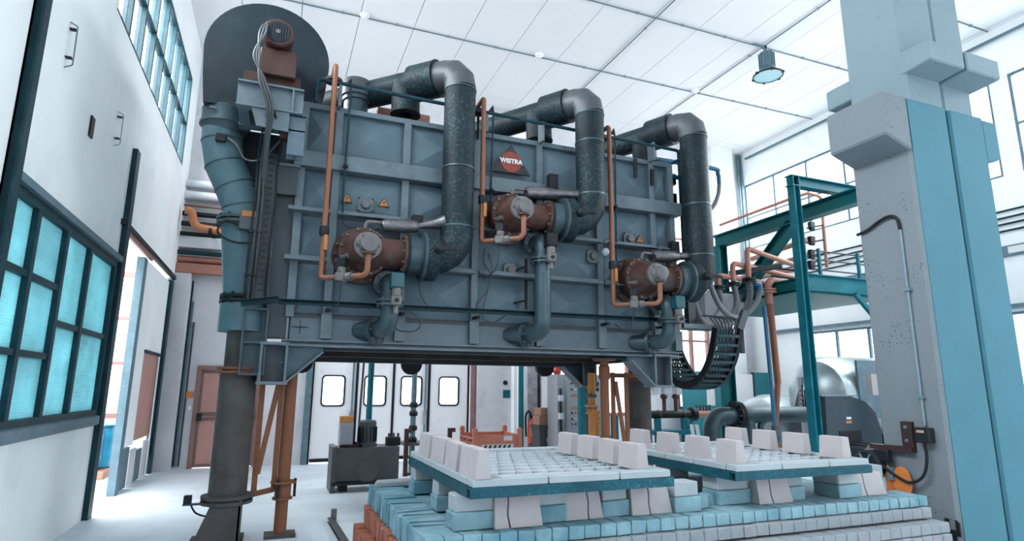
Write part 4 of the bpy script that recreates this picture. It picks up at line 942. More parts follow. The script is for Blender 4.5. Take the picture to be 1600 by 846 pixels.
MB().tube(spline([sb_+V((.05, 0, .02)), sb_+V((.16, -.05, -.06)), sb_+V((.26, -.08, -.22)), sb_+V((.42, -.1, -.2)), sb_+V((.6, -.2, .0)), sb_+V((.7, -.3, .06))]), .011, 8).build('sensor_cable', 'duct_cap', ed)
st = thing('exhaust_stack', 'dark grey telescopic stack pipe standing on a plate foot', 'stack', (SX, SY, 0))
MB().cyl((SX, SY, 1.66), (SX, SY, 2.10), .15, n=26).build('inner_pipe', 'leg_grey', st)
MB().lathe((SX, SY, 1.63), (0, 0, 1), [(0, .15), (0, .215), (.025, .215), (.025, .16), (.04, .16), (.04, .215), (.065, .215), (.065, .15)], 28).build('ring_flange', 'leg_orange', st)
MB().cyl((SX, SY, .40), (SX, SY, 1.63), .178, n=28).build('outer_pipe', 'leg_grey', st)
MB().lathe((SX, SY, .36), (0, 0, 1), [(0, .1), (0, .24), (.03, .24), (.03, .2), (.05, .2), (.05, .24), (.08, .24), (.08, .17)], 28).build('base_flange', 'leg_grey', st)
for y0 in (SY-.2, SY+.18):
    MB().prism([(SX-.12, y0, .40), (SX+.11, y0, .40), (SX+.14, y0, .34), (SX+.14, y0, 0), (SX-.27, y0, 0)], (0, .025, 0)).build('foot_plate', 'leg_grey', st, smooth=0)
MB().box((SX+.12, SY-.2, 0), (SX+.145, SY+.2, .42)).build('foot_plate', 'leg_grey', st, smooth=0)
MB().box((SX-.3, SY-.24, 0), (SX+.18, SY+.24, .02)).build('floor_plate', 'leg_grey', st, smooth=0)
sw = thing('limit_switch', 'small limit switch on an arm beside the stack foot', 'switch', (-.7, 6.8, .42))
pw_ = P(294, 783, Y=6.8)
MB().box(pw_+V((-.04, -.03, -.03)), pw_+V((.03, .03, .05))).build('switch_body', 'black_metal', sw, bevel=.005)
MB().box(pw_+V((-.045, -.02, -.045)), V((SX-.18, 6.84, pw_.z-.03))).build('arm', 'duct_grey', sw)
MB().tube(spline([pw_+V((.02, 0, -.03)), pw_+V((.08, 0, -.12)), pw_+V((.2, 0, -.16)), pw_+V((.3, .02, -.15))]), .009, 6).build('lead', 'black_rubber', sw)
# orange prop with truss
PX = .175; PY = 6.88
pr_ = thing('orange_prop', 'orange tubular prop with flanged joint under the kiln left corner', 'prop', (PX, PY, 0))
MB().cyl((PX, PY, .03), (PX, PY, 1.80), .062, n=18).build('tube', 'leg_orange', pr_)
MB().lathe((PX, PY, .36), (0, 0, 1), [(0, .06), (0, .10), (.02, .10), (.02, .08), (.16, .08), (.16, .13), (.18, .13), (.18, .06)], 20).build('joint', 'leg_orange', pr_)
for a in range(3):
    an = a*2.1; MB().cyl((PX+.115*math.cos(an), PY+.115*math.sin(an), .38), (PX+.115*math.cos(an), PY+.115*math.sin(an), .56), .014, n=8).build('joint_bolt', 'black_metal', pr_)
MB().lathe((PX, PY, 1.74), (0, 0, 1), [(0, .075), (.12, .085)], 18).build('head', 'leg_orange', pr_)
MB().box((PX-.15, PY-.12, 0), (PX+.15, PY+.12, .03)).build('floor_plate', 'leg_grey', pr_, smooth=0)
tr = thing('orange_truss', 'orange flat steel truss between the stack and the orange prop', 'truss', (0, PY, .4))
b0 = V((SX+.22, PY, .42)); b1 = V((PX-.09, PY, .46))
MB().bar(b0, b1, .05, .05).build('bottom_bar', 'leg_orange', tr, smooth=0)
A_ = P(396, 770, Y=PY); B_ = P(411, 584, Y=PY); C_ = P(427, 768, Y=PY); D_ = P(442, 584, Y=PY)
MB().bar(V((A_.x, PY, .42)), V((A_.x, PY, 1.62)), .03, .055, (1, 0, 0)).build('upright', 'leg_orange', tr, smooth=0)
MB().bar(V((C_.x, PY, .44)), V((C_.x, PY, 1.62)), .03, .055, (1, 0, 0)).build('upright', 'leg_orange', tr, smooth=0)
MB().bar(V((A_.x+.02, PY-.02, .62)), V((C_.x-.02, PY-.02, 1.60)), .02, .055, (1, 0, 0)).build('diagonal', 'leg_orange', tr, smooth=0)
MB().bar(V((A_.x-.03, PY, 1.60)), V((C_.x+.03, PY, 1.60)), .05, .04).build('top_bar', 'leg_orange', tr, smooth=0)
# ------------------------------------------------------------------ brick hearth, decks, blocks
mat('brick_cyan', (.20, .33, .38), .9, var=.16, scale=7, dirt=(.05, .19, .26), dirt_amt=(.44, .68), dirt_scale=1.6, bump=.5, bump_scale=45)  # cyan is the blue cast of the shade, put into the brick colour
mat('brick_pale', (.25, .275, .30), .9, var=.10, scale=7, dirt=(.32, .16, .12), dirt_amt=(.57, .76), dirt_scale=2.6, bump=.3, bump_scale=45)
mat('brick_red', (.31, .10, .06), .9, var=.22, scale=8, dirt=(.32, .27, .28), dirt_amt=(.54, .72), dirt_scale=5, bump=.5, bump_scale=45)
mat('hearth_dust', (.17, .27, .32), .95, var=.15, scale=6, dirt=(.30, .35, .40), dirt_scale=3, bump=.6, bump_scale=20)
mat('block_white', (.41, .375, .385), .85, var=.05, scale=6, dirt=(.37, .31, .32), dirt_amt=(.55, .85), dirt_scale=4, bump=.12, bump_scale=60)
mat('tile_white', (.46, .50, .53), .85, var=.06, scale=6)
mat('slab_white', (.33, .375, .40), .85, var=.06, scale=6, bump=.1)
spangle('deck_steel', (.006, .07, .10), (.03, .19, .245), 90, .6, .0)

def cbox_mesh(name, sx, sy, sz, c, m_, jit=0.0, seed=0, nz=1):
    """chamfered block centred in x and y, base at z = 0, with worn corners"""
    rnd = random.Random(seed)
    x, y = sx/2, sy/2; vs = []; fs = []
    layers = [(0, c), (c, 0), (sz-c, 0), (sz, c)]
    for z, ins in layers:
        pts = [(-x+ins, -y+c+ins*.0), (-x+c, -y+ins), (x-c, -y+ins), (x-ins, -y+c), (x-ins, y-c), (x-c, y-ins), (-x+c, y-ins), (-x+ins, y-c)]
        for px_, py_ in pts:
            vs.append((px_+rnd.uniform(-jit, jit), py_+rnd.uniform(-jit, jit), z+(rnd.uniform(-jit, jit) if z > 0 else 0)))
    for j in range(3):
        for i in range(8):
            k = (i+1) % 8; fs.append((j*8+i, j*8+k, (j+1)*8+k, (j+1)*8+i))
    fs.append(tuple(range(7, -1, -1))); fs.append(tuple(24+i for i in range(8)))
    me = bpy.data.meshes.new(name); me.from_pydata(vs, [], fs); me.update(); me.materials.append(M[m_]); return me
def put(name, me, loc, parent=None, rz=0.0, sc=(1,1,1)):
    o = bpy.data.objects.new(name, me); col.objects.link(o)
    pw = WORLD[parent.name] if parent else V((0,0,0))
    o.parent = parent; o.location = V(loc)-pw; o.rotation_euler = (0, 0, rz); o.scale = sc; WORLD[o.name] = V(loc); return o
rnd = random.Random(3)
HZ = .72
hearth = thing('brick_hearth', 'wide stepped brick hearth, cyan on top and red at the lower left', 'hearth', (2.75, 4.2, 0))
MB().box((.92, 3.36, 0), (4.55, 5.1, HZ-.012)).build('core', 'hearth_dust', hearth, smooth=0)
# front courses: z0, height, front y, left x, right x, material, brick width
fr_c = [(.645, .075, 3.25, .80, 4.69, 'brick_cyan', .105), (.570, .072, 3.21, .78, 4.66, 'brick_pale', .105), (.485, .072, 3.11, .74, 4.69, 'brick_pale', .105),
        (.410, .073, 3.09, .72, 4.67, 'brick_pale', .105), (.30, .105, 3.07, .70, 4.66, 'brick_red', .15), (.0, .30, 3.05, .68, 4.65, 'brick_red', .26)]
for ci, (z0, h, yf, xa, xb, m_, bw) in enumerate(fr_c):
    n = round((xb-xa)/bw); bw = (xb-xa)/n
    mes = [cbox_mesh('brick', bw-.0025, .26, h-.002, .004 if ci else .006, m_, .0015 if ci else .0045, ci*7+k) for k in range(4)]
    for i in range(n):
        put('brick', mes[rnd.randrange(4)], (xa+(i+.5)*bw, yf+.13+rnd.uniform(-.003, .003), z0), hearth, rnd.uniform(-.006, .006), (1, 1, 1+rnd.uniform(-.03, .02)))
lf_c = [(.56, .16, .80, 5.20, 'brick_cyan', .10), (.42, .14, .765, 5.22, 'brick_red', .10), (.21, .21, .69, 5.26, 'brick_red', .115), (0, .21, .63, 5.32, 'brick_red', .13)]
for ci, (z0, h, xl, yb, m_, bw) in enumerate(lf_c):
    ya = 3.5; n = round((yb-ya)/bw); bw = (yb-ya)/n
    mes = [cbox_mesh('brick', .24, bw-.004, h-.003, .008 if ci == 0 else .005, m_, .007 if ci == 0 else .003, 50+ci*7+k) for k in range(4)]
    for i in range(n):
        put('brick', mes[rnd.randrange(4)], (xl+.12+rnd.uniform(-.008, .008), ya+(i+.5)*bw, z0), hearth, rnd.uniform(-.02, .02), (1, 1, 1+rnd.uniform(-.05, .02)))
# broken slab on the far left corner
o = MB().obox((.97, 5.03, HZ+.02), (.30, .12, .05), (1, -.25, .05)).build('broken_brick', 'brick_pale', bevel=.012); tag(o, 'broken dusty brick lying on the far left corner of the hearth', 'brick')

def trap_mesh(name, L, wb, wt, h, m_, c=.006):
    vs = []
    for z, w_, l in ((0, wb, L), (h-c, wt+c, L*.99), (h, wt, L*.99-c)):
        vs += [(-w_/2, -l/2, z), (w_/2, -l/2, z), (w_/2, l/2, z), (-w_/2, l/2, z)]
    fs = [(3,2,1,0), (8,9,10,11)]
    for j in range(2):
        for i in range(4):
            k = (i+1) % 4; fs.append((j*4+i, j*4+k, (j+1)*4+k, (j+1)*4+i))
    me = bpy.data.meshes.new(name); me.from_pydata(vs, [], fs); me.update(); me.materials.append(M[m_]); return me

SLZ = 1.01
def deck(lab, x0, x1, y0, y1, cut, nx, ny):
    t = thing('setting_deck', lab, 'kiln deck', ((x0+x1)/2, (y0+y1)/2, .905), 'kiln decks')
    def tube_beam(a, b, name):
        d, sd, u = basis(V(b)-V(a)); w_, h_, k = .022, .0275, .006
        out = [(-w_,-h_),(w_,-h_),(w_,h_),(-w_,h_)]; inn = [(x*(1-k/w_), y*(1-k/h_)) for x, y in out]
        vs = [V(e)+sd*x+u*y for e in (a, b) for ring in (out, inn) for x, y in ring]
        fs = []
        for i in range(4):
            k2 = (i+1) % 4
            fs += [(i, k2, 8+k2, 8+i), (4+k2, 4+i, 12+i, 12+k2), (k2, i, 4+i, 4+k2), (8+i, 8+k2, 12+k2, 12+i)]
        return MB().add(vs, fs).build(name, 'deck_steel', t, smooth=0)
    zb = .9375
    tube_beam((x0, y0+.022, zb), (x1+.02, y0+.022, zb), 'frame_beam')
    tube_beam((x0, y1-.022, zb), (x1+.02, y1-.022, zb), 'frame_beam')
    for x in (x0+.0, (x0+x1)/2, x1-.03): tube_beam((x+.022, y0+.055, zb), (x+.022, y1-.055, zb), 'cross_beam')
    zt = .966; h = SLZ-zt
    e = .10
    xsn = [x0+.01]+[x0+(x1-x0)*c for c in cut]+[x1]
    for a, b in zip(xsn, xsn[1:]):
        MB().box((a+.003, y0, zt), (b-.003, y0+e, SLZ)).build('edge_slab', 'slab_white', t, smooth=0, bevel=.006)
        MB().box((a+.003, y1-e, zt), (b-.003, y1, SLZ)).build('edge_slab', 'slab_white', t, smooth=0, bevel=.006)
    ysn = [y0+e+(y1-y0-2*e)*k/4 for k in range(5)]
    for a, b in zip(ysn, ysn[1:]):
        MB().box((x0+.01, a+.003, zt), (x0+.01+e, b-.003, SLZ)).build('edge_slab', 'slab_white', t, smooth=0, bevel=.006)
        MB().box((x1-e, a+.003, zt), (x1, b-.003, SLZ)).build('edge_slab', 'slab_white', t, smooth=0, bevel=.006)
    xa, xb, ya, yb = x0+.01+e, x1-e, y0+e, y1-e
    MB().box((xa, ya, zt), (xb, yb, zt+.012)).build('bedding', 'slab_white', t, smooth=0)
    tw, th = (xb-xa)/nx, (yb-ya)/ny
    # scale shaped tile, rounded front lip raised
    def tile(w_):
        pts = [(-w_/2+.0015, th/2-.002), (-w_/2+.0015, -th/2+.03), (-w_/4, -th/2+.006), (0, -th/2), (w_/4, -th/2+.006), (w_/2-.0015, -th/2+.03), (w_/2-.0015, th/2-.002)]
        n = len(pts)
        vs = [(x, y, .012) for x, y in pts]+[(x, y, .040-.016*(y+th/2)/th) for x, y in pts]
        fs = [tuple(range(n)), tuple(range(2*n-1, n-1, -1))]+[((i+1) % n, i, i+n, (i+1) % n+n) for i in range(n)]
        me = bpy.data.meshes.new('tile'); me.from_pydata(vs, [], fs); me.update(); me.materials.append(M['tile_white']); return me
    full, half = tile(tw), tile(tw/2)
    for j in range(ny):
        off = (j % 2)*.5
        for i in range(nx+(1 if off else 0)):
            if off and i in (0, nx): xx = xa+tw*.25 if i == 0 else xb-tw*.25; me = half
            else: xx = xa+(i+.5-off)*tw; me = full
            put('tile', me, (xx, ya+(j+.5)*th, zt+rnd.uniform(-.002, .002)), t)
    return t
deck('left white slab deck on teal beams with scale pattern tiles', 1.03, 2.335, 3.21, 4.80, (.36, .72), 10, 9)
deck('right white slab deck on teal beams with scale pattern tiles', 2.86, 4.10, 3.24, 4.80, (.33, .68), 10, 9)
tm = [trap_mesh('trapezoid_block', .30, .092, .056, .158, 'block_white'), trap_mesh('trapezoid_block', .205, .088, .055, .152, 'block_white')]
ords = ('nearest', 'second nearest', 'third nearest', 'farthest')
for tb, side, x, ys_, me in (('left', 'left', 1.10, (3.36, 3.70, 4.06, 4.42), tm[0]), ('left', 'right', 2.17, (3.37, 3.66, 3.96, 4.27), tm[1]),
                             ('right', 'left', 2.945, (3.37, 3.72, 4.08, 4.45), tm[1]), ('right', 'right', 3.93, (3.39, 3.74, 4.07, 4.41), tm[1])):
    for k, y in enumerate(ys_):
        o = put('trapezoid_block', me, (x+rnd.uniform(-.012, .012), y, SLZ), None, rnd.uniform(-.05, .05))
        tag(o, '%s white trapezoid block on the %s edge of the %s deck' % (ords[k], side, tb), 'block', 'trapezoid blocks on the decks')
# supports between hearth and decks
bm_c = [cbox_mesh('support_brick', .23, .15, .093, .006, 'brick_cyan', .003, 90+k) for k in range(2)]
bm_w = [cbox_mesh('support_brick', .21, .14, .092, .006, 'slab_white', .002, 95+k) for k in range(2)]
def stack(px_, lab, y=None, w_=1.0, dx=.0, d=1.0, x=None):
    if x is None:
        b = P(px_[0], px_[1], Z=HZ); x = b.x; y = b.y+.075*d if y is None else y
    for lv in (0, 1):
        me = (bm_c if lv == 0 else bm_w)[rnd.randrange(2)]
        o = put('support_brick', me, (x+(dx if lv else 0), y+(.01 if lv else 0), HZ+.0935*lv), None, rnd.uniform(-.04, .04), (w_, d, 1))
        tag(o, ('lower' if lv == 0 else 'upper')+' support brick '+lab, 'brick', 'support bricks under the decks')
stack((742, 829), 'under the near corner of the left deck', w_=1.1)
stack((860, 818), 'between the two cracked blocks left under the left deck', y=3.45)
stack((963, 808), 'right of the middle cracked block under the left deck', w_=.85)
stack((1066, 798), 'under the right end of the left deck', y=3.42, w_=.9)
stack(None, 'in the middle of the left side of the left deck', x=1.16, y=3.98, w_=1.15, d=1.1)
stack(None, 'at the far end of the left side of the left deck', x=1.16, y=4.66, w_=1.15, d=1.1)
stack((1150, 789), 'under the near corner of the right deck', w_=1.25, d=1.2)
stack((1246, 783), 'behind the cracked block under the right deck', y=3.5, w_=.8)
stack((1312, 775), 'under the right part of the right deck front', w_=1.0, d=1.6, y=3.48)
stack((1395, 770), 'beyond the right end of the right deck', y=3.62, w_=.8)
stack(None, 'under the far part of the right deck', x=3.0, y=4.1, w_=1.0)
for px_, lab, s in (((1097, 796), 'small cyan brick standing alone on the hearth between the decks', (.55, .7, .9)), ((1124, 789), 'small cyan brick next to the near corner pile of the right deck', (.75, .7, .75))):
    b = P(*px_, Z=HZ); tag(put('loose_brick', bm_c[0], (b.x, b.y+.06, HZ), None, .2, s), lab, 'brick')
# cracked trapezoid blocks leaning under the decks, each in two pieces
def cracked(pxl, pxr, lab, frac, h=.165, wt=.075, mid=None):
    a = P(*pxl, Z=HZ); b = P(*pxr, Z=HZ); y = (a.y+b.y)/2; L = b.x-a.x; x = a.x
    t = thing('cracked_block', lab, 'block', (x+L/2, y+.06, HZ), 'cracked blocks under the decks')
    cuts = [0]+list(frac)+[1]
    for i in range(len(cuts)-1):
        u0, u1 = cuts[i]*L, cuts[i+1]*L; n = 5; g = .004
        def edge(u, end):
            return [(u+(0 if (u in (0, L)) else .005*math.sin(1.3*j+u*20))+(g if not end else -g) if u not in (0, L) else u+(.010*(j/n) if u == 0 else -.012*(j/n)), h*j/n) for j in range(n+1)]
        poly = edge(u0, False)+edge(u1, True)[::-1]
        for k in range(1):
            m = MB()
            fr = [(x+p, y+.035*q_/h, HZ+q_) for p, q_ in poly]; bk = [(x+p, y+.115-.01*q_/h, HZ+q_) for p, q_ in poly]
            nn = len(fr); m.add(fr+bk, [tuple(range(nn-1, -1, -1)), tuple(range(nn, 2*nn))]+[(i2, (i2+1) % nn, nn+(i2+1) % nn, nn+i2) for i2 in range(nn)])
            m.build('block_piece', 'block_white', t, smooth=0, bevel=.003)
cracked((772, 828), (850, 823), 'cracked pinkish block leaning at the left under the left deck front', (.3,))
cracked((877, 816), (943, 810), 'cracked pinkish block leaning in the middle under the left deck front', (.66,))
cracked((988, 807), (1052, 802), 'cracked pinkish block leaning at the right under the left deck front', (.45,))
cracked((1189, 790), (1239, 785), 'cracked pinkish block under the front of the right deck', (.4,))
cracked((1335, 776), (1392, 774), 'cracked pinkish block at the right end under the right deck', (.33,))
# ------------------------------------------------------------------ machinery right of and behind the kiln
mat('silver_clad', (.36, .42, .45), .35, metal=.6, var=.15, scale=2, bump=.25, bump_scale=8)
mat('blower_steel', (.016, .034, .048), .45, var=.2, scale=3)
mat('cabinet_grey', (.30, .315, .345), .5, var=.05)
mat('hose_grey', (.12, .125, .138), .5, var=.15)
mat('blue_paint', (.008, .10, .19), .4, var=.1)
mat('drum_blue', (.008, .22, .36), .4, var=.08)
mat('wood', (.30, .17, .11), .8, var=.2, scale=6)
mat('crate_orange', (.50, .165, .105), .55, var=.15, scale=5)
mat('extinguisher_red', (.55, .06, .03), .4, var=.05)
mat('cardboard', (.33, .18, .12), .85, var=.1)
mat('teal_panel', (.008, .17, .205), .5, var=.08)
mat('tank_grey', (.055, .062, .068), .5, var=.15, scale=3)
mat('orange_bright', (.62, .25, .06), .5, var=.08)
# ---- green portal frame
fr = thing('portal_frame', 'tall teal green steel portal frame with diagonal brace in front of the right windows', 'frame', (7.5, 7, 0))
MB().ibeam((7.22, 6.5, 0), (7.22, 6.5, 4.74), .13, .13, .016, (1, 0, 0)).build('post', 'teal_frame', fr, smooth=0)
MB().ibeam((7.12, 6.5, 4.66), (9.1, 6.5, 4.66), .14, .17, .016).build('top_beam', 'teal_frame', fr, smooth=0)
MB().ibeam((8.0, 5.4, 4.38), (8.0, 9.2, 4.38), .2, .24, .02).build('side_beam', 'green_frame', fr, smooth=0)
MB().ibeam((8.0, 9.1, 0), (8.0, 9.1, 4.27), .2, .2, .02, (1, 0, 0)).build('post', 'green_frame', fr, smooth=0)
MB().ibeam((9.1, 6.5, 0), (9.1, 6.5, 4.56), .14, .14, .016, (1, 0, 0)).build('post', 'teal_frame', fr, smooth=0)
MB().ibeam((8.0, 7.3, 4.28), (8.0, 8.9, 3.0), .18, .18, .02).build('brace', 'green_frame', fr, smooth=0)
pz = P(1268, 436, Y=6.6).z
MB().ibeam((7.3, 6.6, pz-.06), (9.2, 6.6, pz-.06), .12, .26, .018).build('deck_beam', 'teal_frame', fr, smooth=0)
MB().box((7.25, 6.6, pz-.22), (9.2, 9.3, pz-.17)).build('deck_plate', 'green_frame', fr, smooth=0)
MB().ibeam((7.3, 6.6, pz-.1), (7.3, 9.3, pz-.1), .1, .2, .018).build('deck_beam', 'green_frame', fr, smooth=0)
MB().bar((8.3, 6.5, pz-.2), (8.9, 6.5, pz-.75), .06, .06).build('strut', 'teal_frame', fr, smooth=0)
t = thing('guard_rail', 'thin teal guard rail on the portal frame platform', 'railing', (8.4, 6.6, pz))
for z in (.16, .32, .46): MB().tube([(7.6, 6.62, pz+z), (9.2, 6.62, pz+z)], .012, 6).build('rail', 'teal_steel', t)
for x in (7.75, 8.6): MB().box((x-.02, 6.6, pz+.05), (x+.02, 6.64, pz+.5)).build('stanchion', 'teal_frame', t)
# ---- gas pipe rack on the platform
G = 'gas_pink'
def pipe(name, pts, r, m_, lab, fr_=.08, cat='pipe', n=12, group=None):
    o = MB().tube(fillet(pts, fr_), r, n).build(name, m_); return tag(o, lab, cat, group)
RY = 7.2
fl = [P(1122, 446, Y=RY), P(1146, 440, Y=RY), P(1170, 434, Y=RY)]
tops = [P(1128, 431, Y=RY).z, P(1143, 411, Y=RY).z, P(1164, 388, Y=RY).z]
for i, (f_, zt) in enumerate(zip(fl, tops)):
    t = thing('gas_riser', '%s orange gas riser with flange above the grey hoses' % ('short', 'middle', 'tall')[i], 'gas pipe', f_, 'gas risers')
    MB().tube(fillet([f_, V((f_.x, RY, zt)), V((f_.x+1.8, RY+.25+.2*i, zt-.03))], .09), .042, 14).build('pipe', G, t)
    MB().lathe(f_+V((0, 0, -.02)), (0, 0, -1), [(0, .04), (0, .105), (.022, .105), (.022, .06), (.032, .06), (.032, .105), (.054, .105), (.054, .03)], 18).build('flange', 'black_metal', t)
    MB().bolts(f_+V((0, 0, -.085)), (0, 0, 1), .088, 6, .011, .08).build('flange_bolt', 'dusty_metal', t)
hose_to = [P(1058, 498, Y=6.9), P(1052, 478, Y=6.9), P(1062, 462, Y=6.9)]
sag = [(1108, 516), (1118, 521), (1116, 512)]
hp = [[fl[0], P(1128, 472, Y=RY), P(1122, 490, Y=7.15), P(1108, 503, Y=7.05), P(1092, 503, Y=7.0), P(1080, 490, Y=6.95), P(1070, 470, Y=6.9)],
      [fl[1], P(1151, 470, Y=RY), P(1145, 492, Y=7.15), P(1126, 507, Y=7.05), P(1103, 507, Y=7.0), P(1088, 490, Y=6.9), P(1082, 468, Y=6.8)],
      [fl[2], P(1172, 462, Y=RY), P(1164, 485, Y=7.15), P(1143, 505, Y=7.05), P(1115, 512, Y=7.0), P(1096, 500, Y=6.9), P(1086, 478, Y=6.8), P(1084, 460, Y=6.75)]]
for i, pts in enumerate(hp):
    pts = [pts[0]+V((0, 0, -.06))]+pts[1:]
    t = thing('grey_hose', '%s ribbed grey hose hanging between gas riser and kiln end' % ('left', 'middle', 'right')[i], 'hose', pts[0], 'hanging grey hoses')
    sp_ = spline(pts, 14); MB().tube(sp_, .047, 12).build('hose', 'hose_grey', t)
    MB().tube(sp_[:4], .05, 12).build('hose_end', 'dusty_metal', t)
bt = P(1187, 446, Y=7.0)
t = thing('water_hose', 'grey hose hanging from a blue tap to the kiln end', 'hose', bt)
sp_ = spline([bt+V((0, 0, -.1)), P(1182, 473, Y=7.0), P(1166, 491, Y=7.0), P(1146, 496, Y=6.95), P(1128, 483, Y=6.9), P(1116, 462, Y=6.85), P(1110, 446, Y=6.8)], 12)
MB().tube(sp_, .04, 12).build('hose', 'hose_grey', t)
MB().tube(fillet([bt+V((0, 0, -.12)), bt+V((0, 0, .02)), bt+V((-.1, 0, .02))], .04), .045, 12).build('tap_bend', 'blue_paint', t)
MB().lathe(bt+V((0, 0, -.16)), (0, 0, 1), [(0, .05), (.07, .05)], 8).build('coupling', 'dusty_metal', t)
# large orange down pipe and blue pipe
d0 = P(1200, 446, Y=7.1); d1 = P(1206, 600, Y=7.1); d2 = P(1216, 610, Y=7.1); d3 = P(1196, 690, Y=7.1)
t = thing('orange_downpipe', 'thick orange gas pipe running down beside the blue pipe', 'gas pipe', d3)
MB().tube(fillet([V((d0.x+2.0, 7.3, d0.z+.08)), V((d0.x, 7.1, d0.z+.08)), V((d0.x, 7.1, d0.z-.3))], .12), .06, 14).build('upper_bend', G, t)
MB().lathe((d0.x, 7.1, d0.z-.06), (0, 0, -1), [(0, .06), (0, .12), (.03, .12), (.03, .07), (.04, .07), (.04, .12), (.07, .12), (.07, .06)], 18).build('flange', G, t)
MB().tube([(d0.x, 7.1, d0.z-.1), (d0.x+.04, 7.1, 1.6)], .052, 14).build('pipe', 'gas_orange', t)
MB().tube([(d0.x+.04, 7.1, 1.62), (d0.x-.12, 7.1, .7)], .046, 14).build('lower_pipe', 'gas_orange', t)
MB().box((d0.x-.2, 7.02, 0), (d0.x-.05, 7.18, .72)).build('floor_stub', 'gas_orange', t, smooth=0)
b1_ = P(1194, 480, Y=6.9)
t = thing('blue_pipe', 'slim bright blue water pipe standing beside the orange pipe', 'pipe', (b1_.x, 6.9, 0))
MB().tube([(b1_.x, 6.9, 2.75), (b1_.x+.03, 6.9, 1.0)], .032, 12).build('pipe', 'blue_paint', t)
MB().lathe((b1_.x+.03, 6.9, .78), (0, 0, 1), [(0, .05), (.05, .07), (.1, .05), (.2, .05)], 12).build('valve', 'duct_grey', t)
MB().tube([(b1_.x+.03, 6.9, 0), (b1_.x+.03, 6.9, .8)], .035, 10).build('foot_pipe', 'duct_grey', t)
# more pipes of the rack behind
for i, (a, b, r, lab) in enumerate((((1175, 405), (1262, 375), .05, 'upper slanting pink pipe behind the portal frame'), ((1200, 418), (1262, 398), .045, 'middle slanting pink pipe behind the portal frame'), ((1195, 430), (1262, 418), .045, 'lower pink pipe behind the portal frame'))):
    o = MB().tube([P(*a, Y=9.6), P(*b, Y=8.0)], r, 12).build('rack_pipe', G); tag(o, lab, 'gas pipe', 'rack pipes')
pp = [P(1125, 352, Y=9.5), P(1232, 312, Y=7.8), P(1262, 302, Y=7.6), P(1284, 308, Y=7.6), P(1285, 335, Y=7.6), P(1292, 418, Y=7.6)]
pipe('thin_gas_pipe', pp, .028, G, 'thin pink pipe arching over the teal side beam', .1, 'gas pipe')
t = thing('valve_train', 'four small black valves on a vertical pink pipe above the platform', 'valves', P(1290, 418, Y=7.6))
for i, y in enumerate((358, 381, 402, 419)):
    c = P(1268, y, Y=7.6)
    MB().tube([c+V((-.12, 0, 0)), P(1287, y-6, Y=7.6)], .016, 8).build('branch', 'black_metal', t)
    MB().box(c+V((-.05, -.04, .02)), c+V((.06, .04, .13))).build('valve_head', 'teal_steel' if i == 0 else 'black_metal', t, bevel=.006)
    MB().lathe(c+V((-.04, 0, 0)), (1, 0, 0), [(0, .035), (.09, .035)], 8).build('valve_body', 'black_metal', t)
# grey cable duct, dark lines on the rack
o = MB().bar(P(1140, 428, Y=7.6), P(1222, 416, Y=7.0), .16, .06).build('rack_tray', 'kiln_dark', smooth=0); tag(o, 'grey cable tray crossing the orange gas risers', 'cable tray')
for i, (a, b) in enumerate((((1195, 458), (1260, 470)), ((1175, 415), (1262, 425)), ((1205, 432), (1262, 438)))):
    o = MB().tube([P(*a, Y=7.4), P(*b, Y=7.2)], .018, 8).build('dark_line', 'black_metal'); tag(o, ('low', 'upper', 'middle')[i]+' thin dark line beside the teal portal post', 'pipe')
# junction cabinet behind hoses
ca_ = P(1100, 456, Y=7.8); cb_ = P(1165, 505, Y=7.8)
t = thing('terminal_box', 'grey terminal box behind the hanging hoses', 'electrical box', (ca_.x, 7.8, cb_.z))
MB().box((ca_.x, 7.8, cb_.z), (cb_.x, 8.05, ca_.z)).build('housing', 'cabinet_grey', t, smooth=0, bevel=.01)
for i in range(9): MB().cyl((ca_.x+.06+i*.055, 7.9, ca_.z), (ca_.x+.06+i*.055, 7.9, ca_.z+.04), .016, n=8).build('cable_gland', 'black_metal', t)
MB().box((cb_.x-.02, 7.9, cb_.z-.5), (cb_.x+.04, 7.96, ca_.z)).build('stand', 'kiln_dark', t, smooth=0)
# ---- drag chain
X0_, X1_ = 5.40, 5.80
ch = thing('drag_chain', 'black cable drag chain hanging in a deep loop beside the kiln', 'drag chain', (5.6, 7.0, 1.53))
cp = spline([P(1052, 505, X=X1_), P(1063, 552, X=X1_), P(1082, 588, X=X1_), P(1104, 603, X=X1_), P(1128, 594, X=X1_), P(1146, 562, X=X1_), P(1155, 515, X=X1_)], 7)
for i in range(len(cp)-1):
    a, b = cp[i], cp[i+1]; d = (b-a); n_ = V((0, -d.z, d.y)).normalized()
    if n_.z < 0 and False: n_ = -n_
    for x, tk in ((X0_, .02), (X1_, .055)):
        MB().bar(V((x, a.y, a.z))-d*.06, V((x, b.y, b.z))+d*.06, tk, .10, n_).build('link_plate', 'black_metal', ch, smooth=0)
    for s in ((.04, -.04) if i % 2 == 0 else ()):
        c = (a+b)/2+n_*s; MB().box((X0_+.012, c.y-.018, c.z-.018), (X1_-.03, c.y+.018, c.z+.018)).build('cross_bar', 'teal_steel', ch, smooth=0)
for k in range(7):
    x = X0_+.05+k*.05; MB().tube([V((x, p.y, p.z)) for p in cp], .014, 6).build('inner_cable', 'dark_cable', ch)
e_ = cp[-1]
for k in range(8):
    x = X0_+.04+k*.045
    MB().tube(spline([V((x, e_.y, e_.z)), V((x+.02*(k-4), e_.y, e_.z+.1)), V((x+.01*(k-4), e_.y+.12, e_.z+.17)), V((x, e_.y+.3, e_.z+.2))]), .012, 6).build('cable_tail', 'dark_cable', ch)
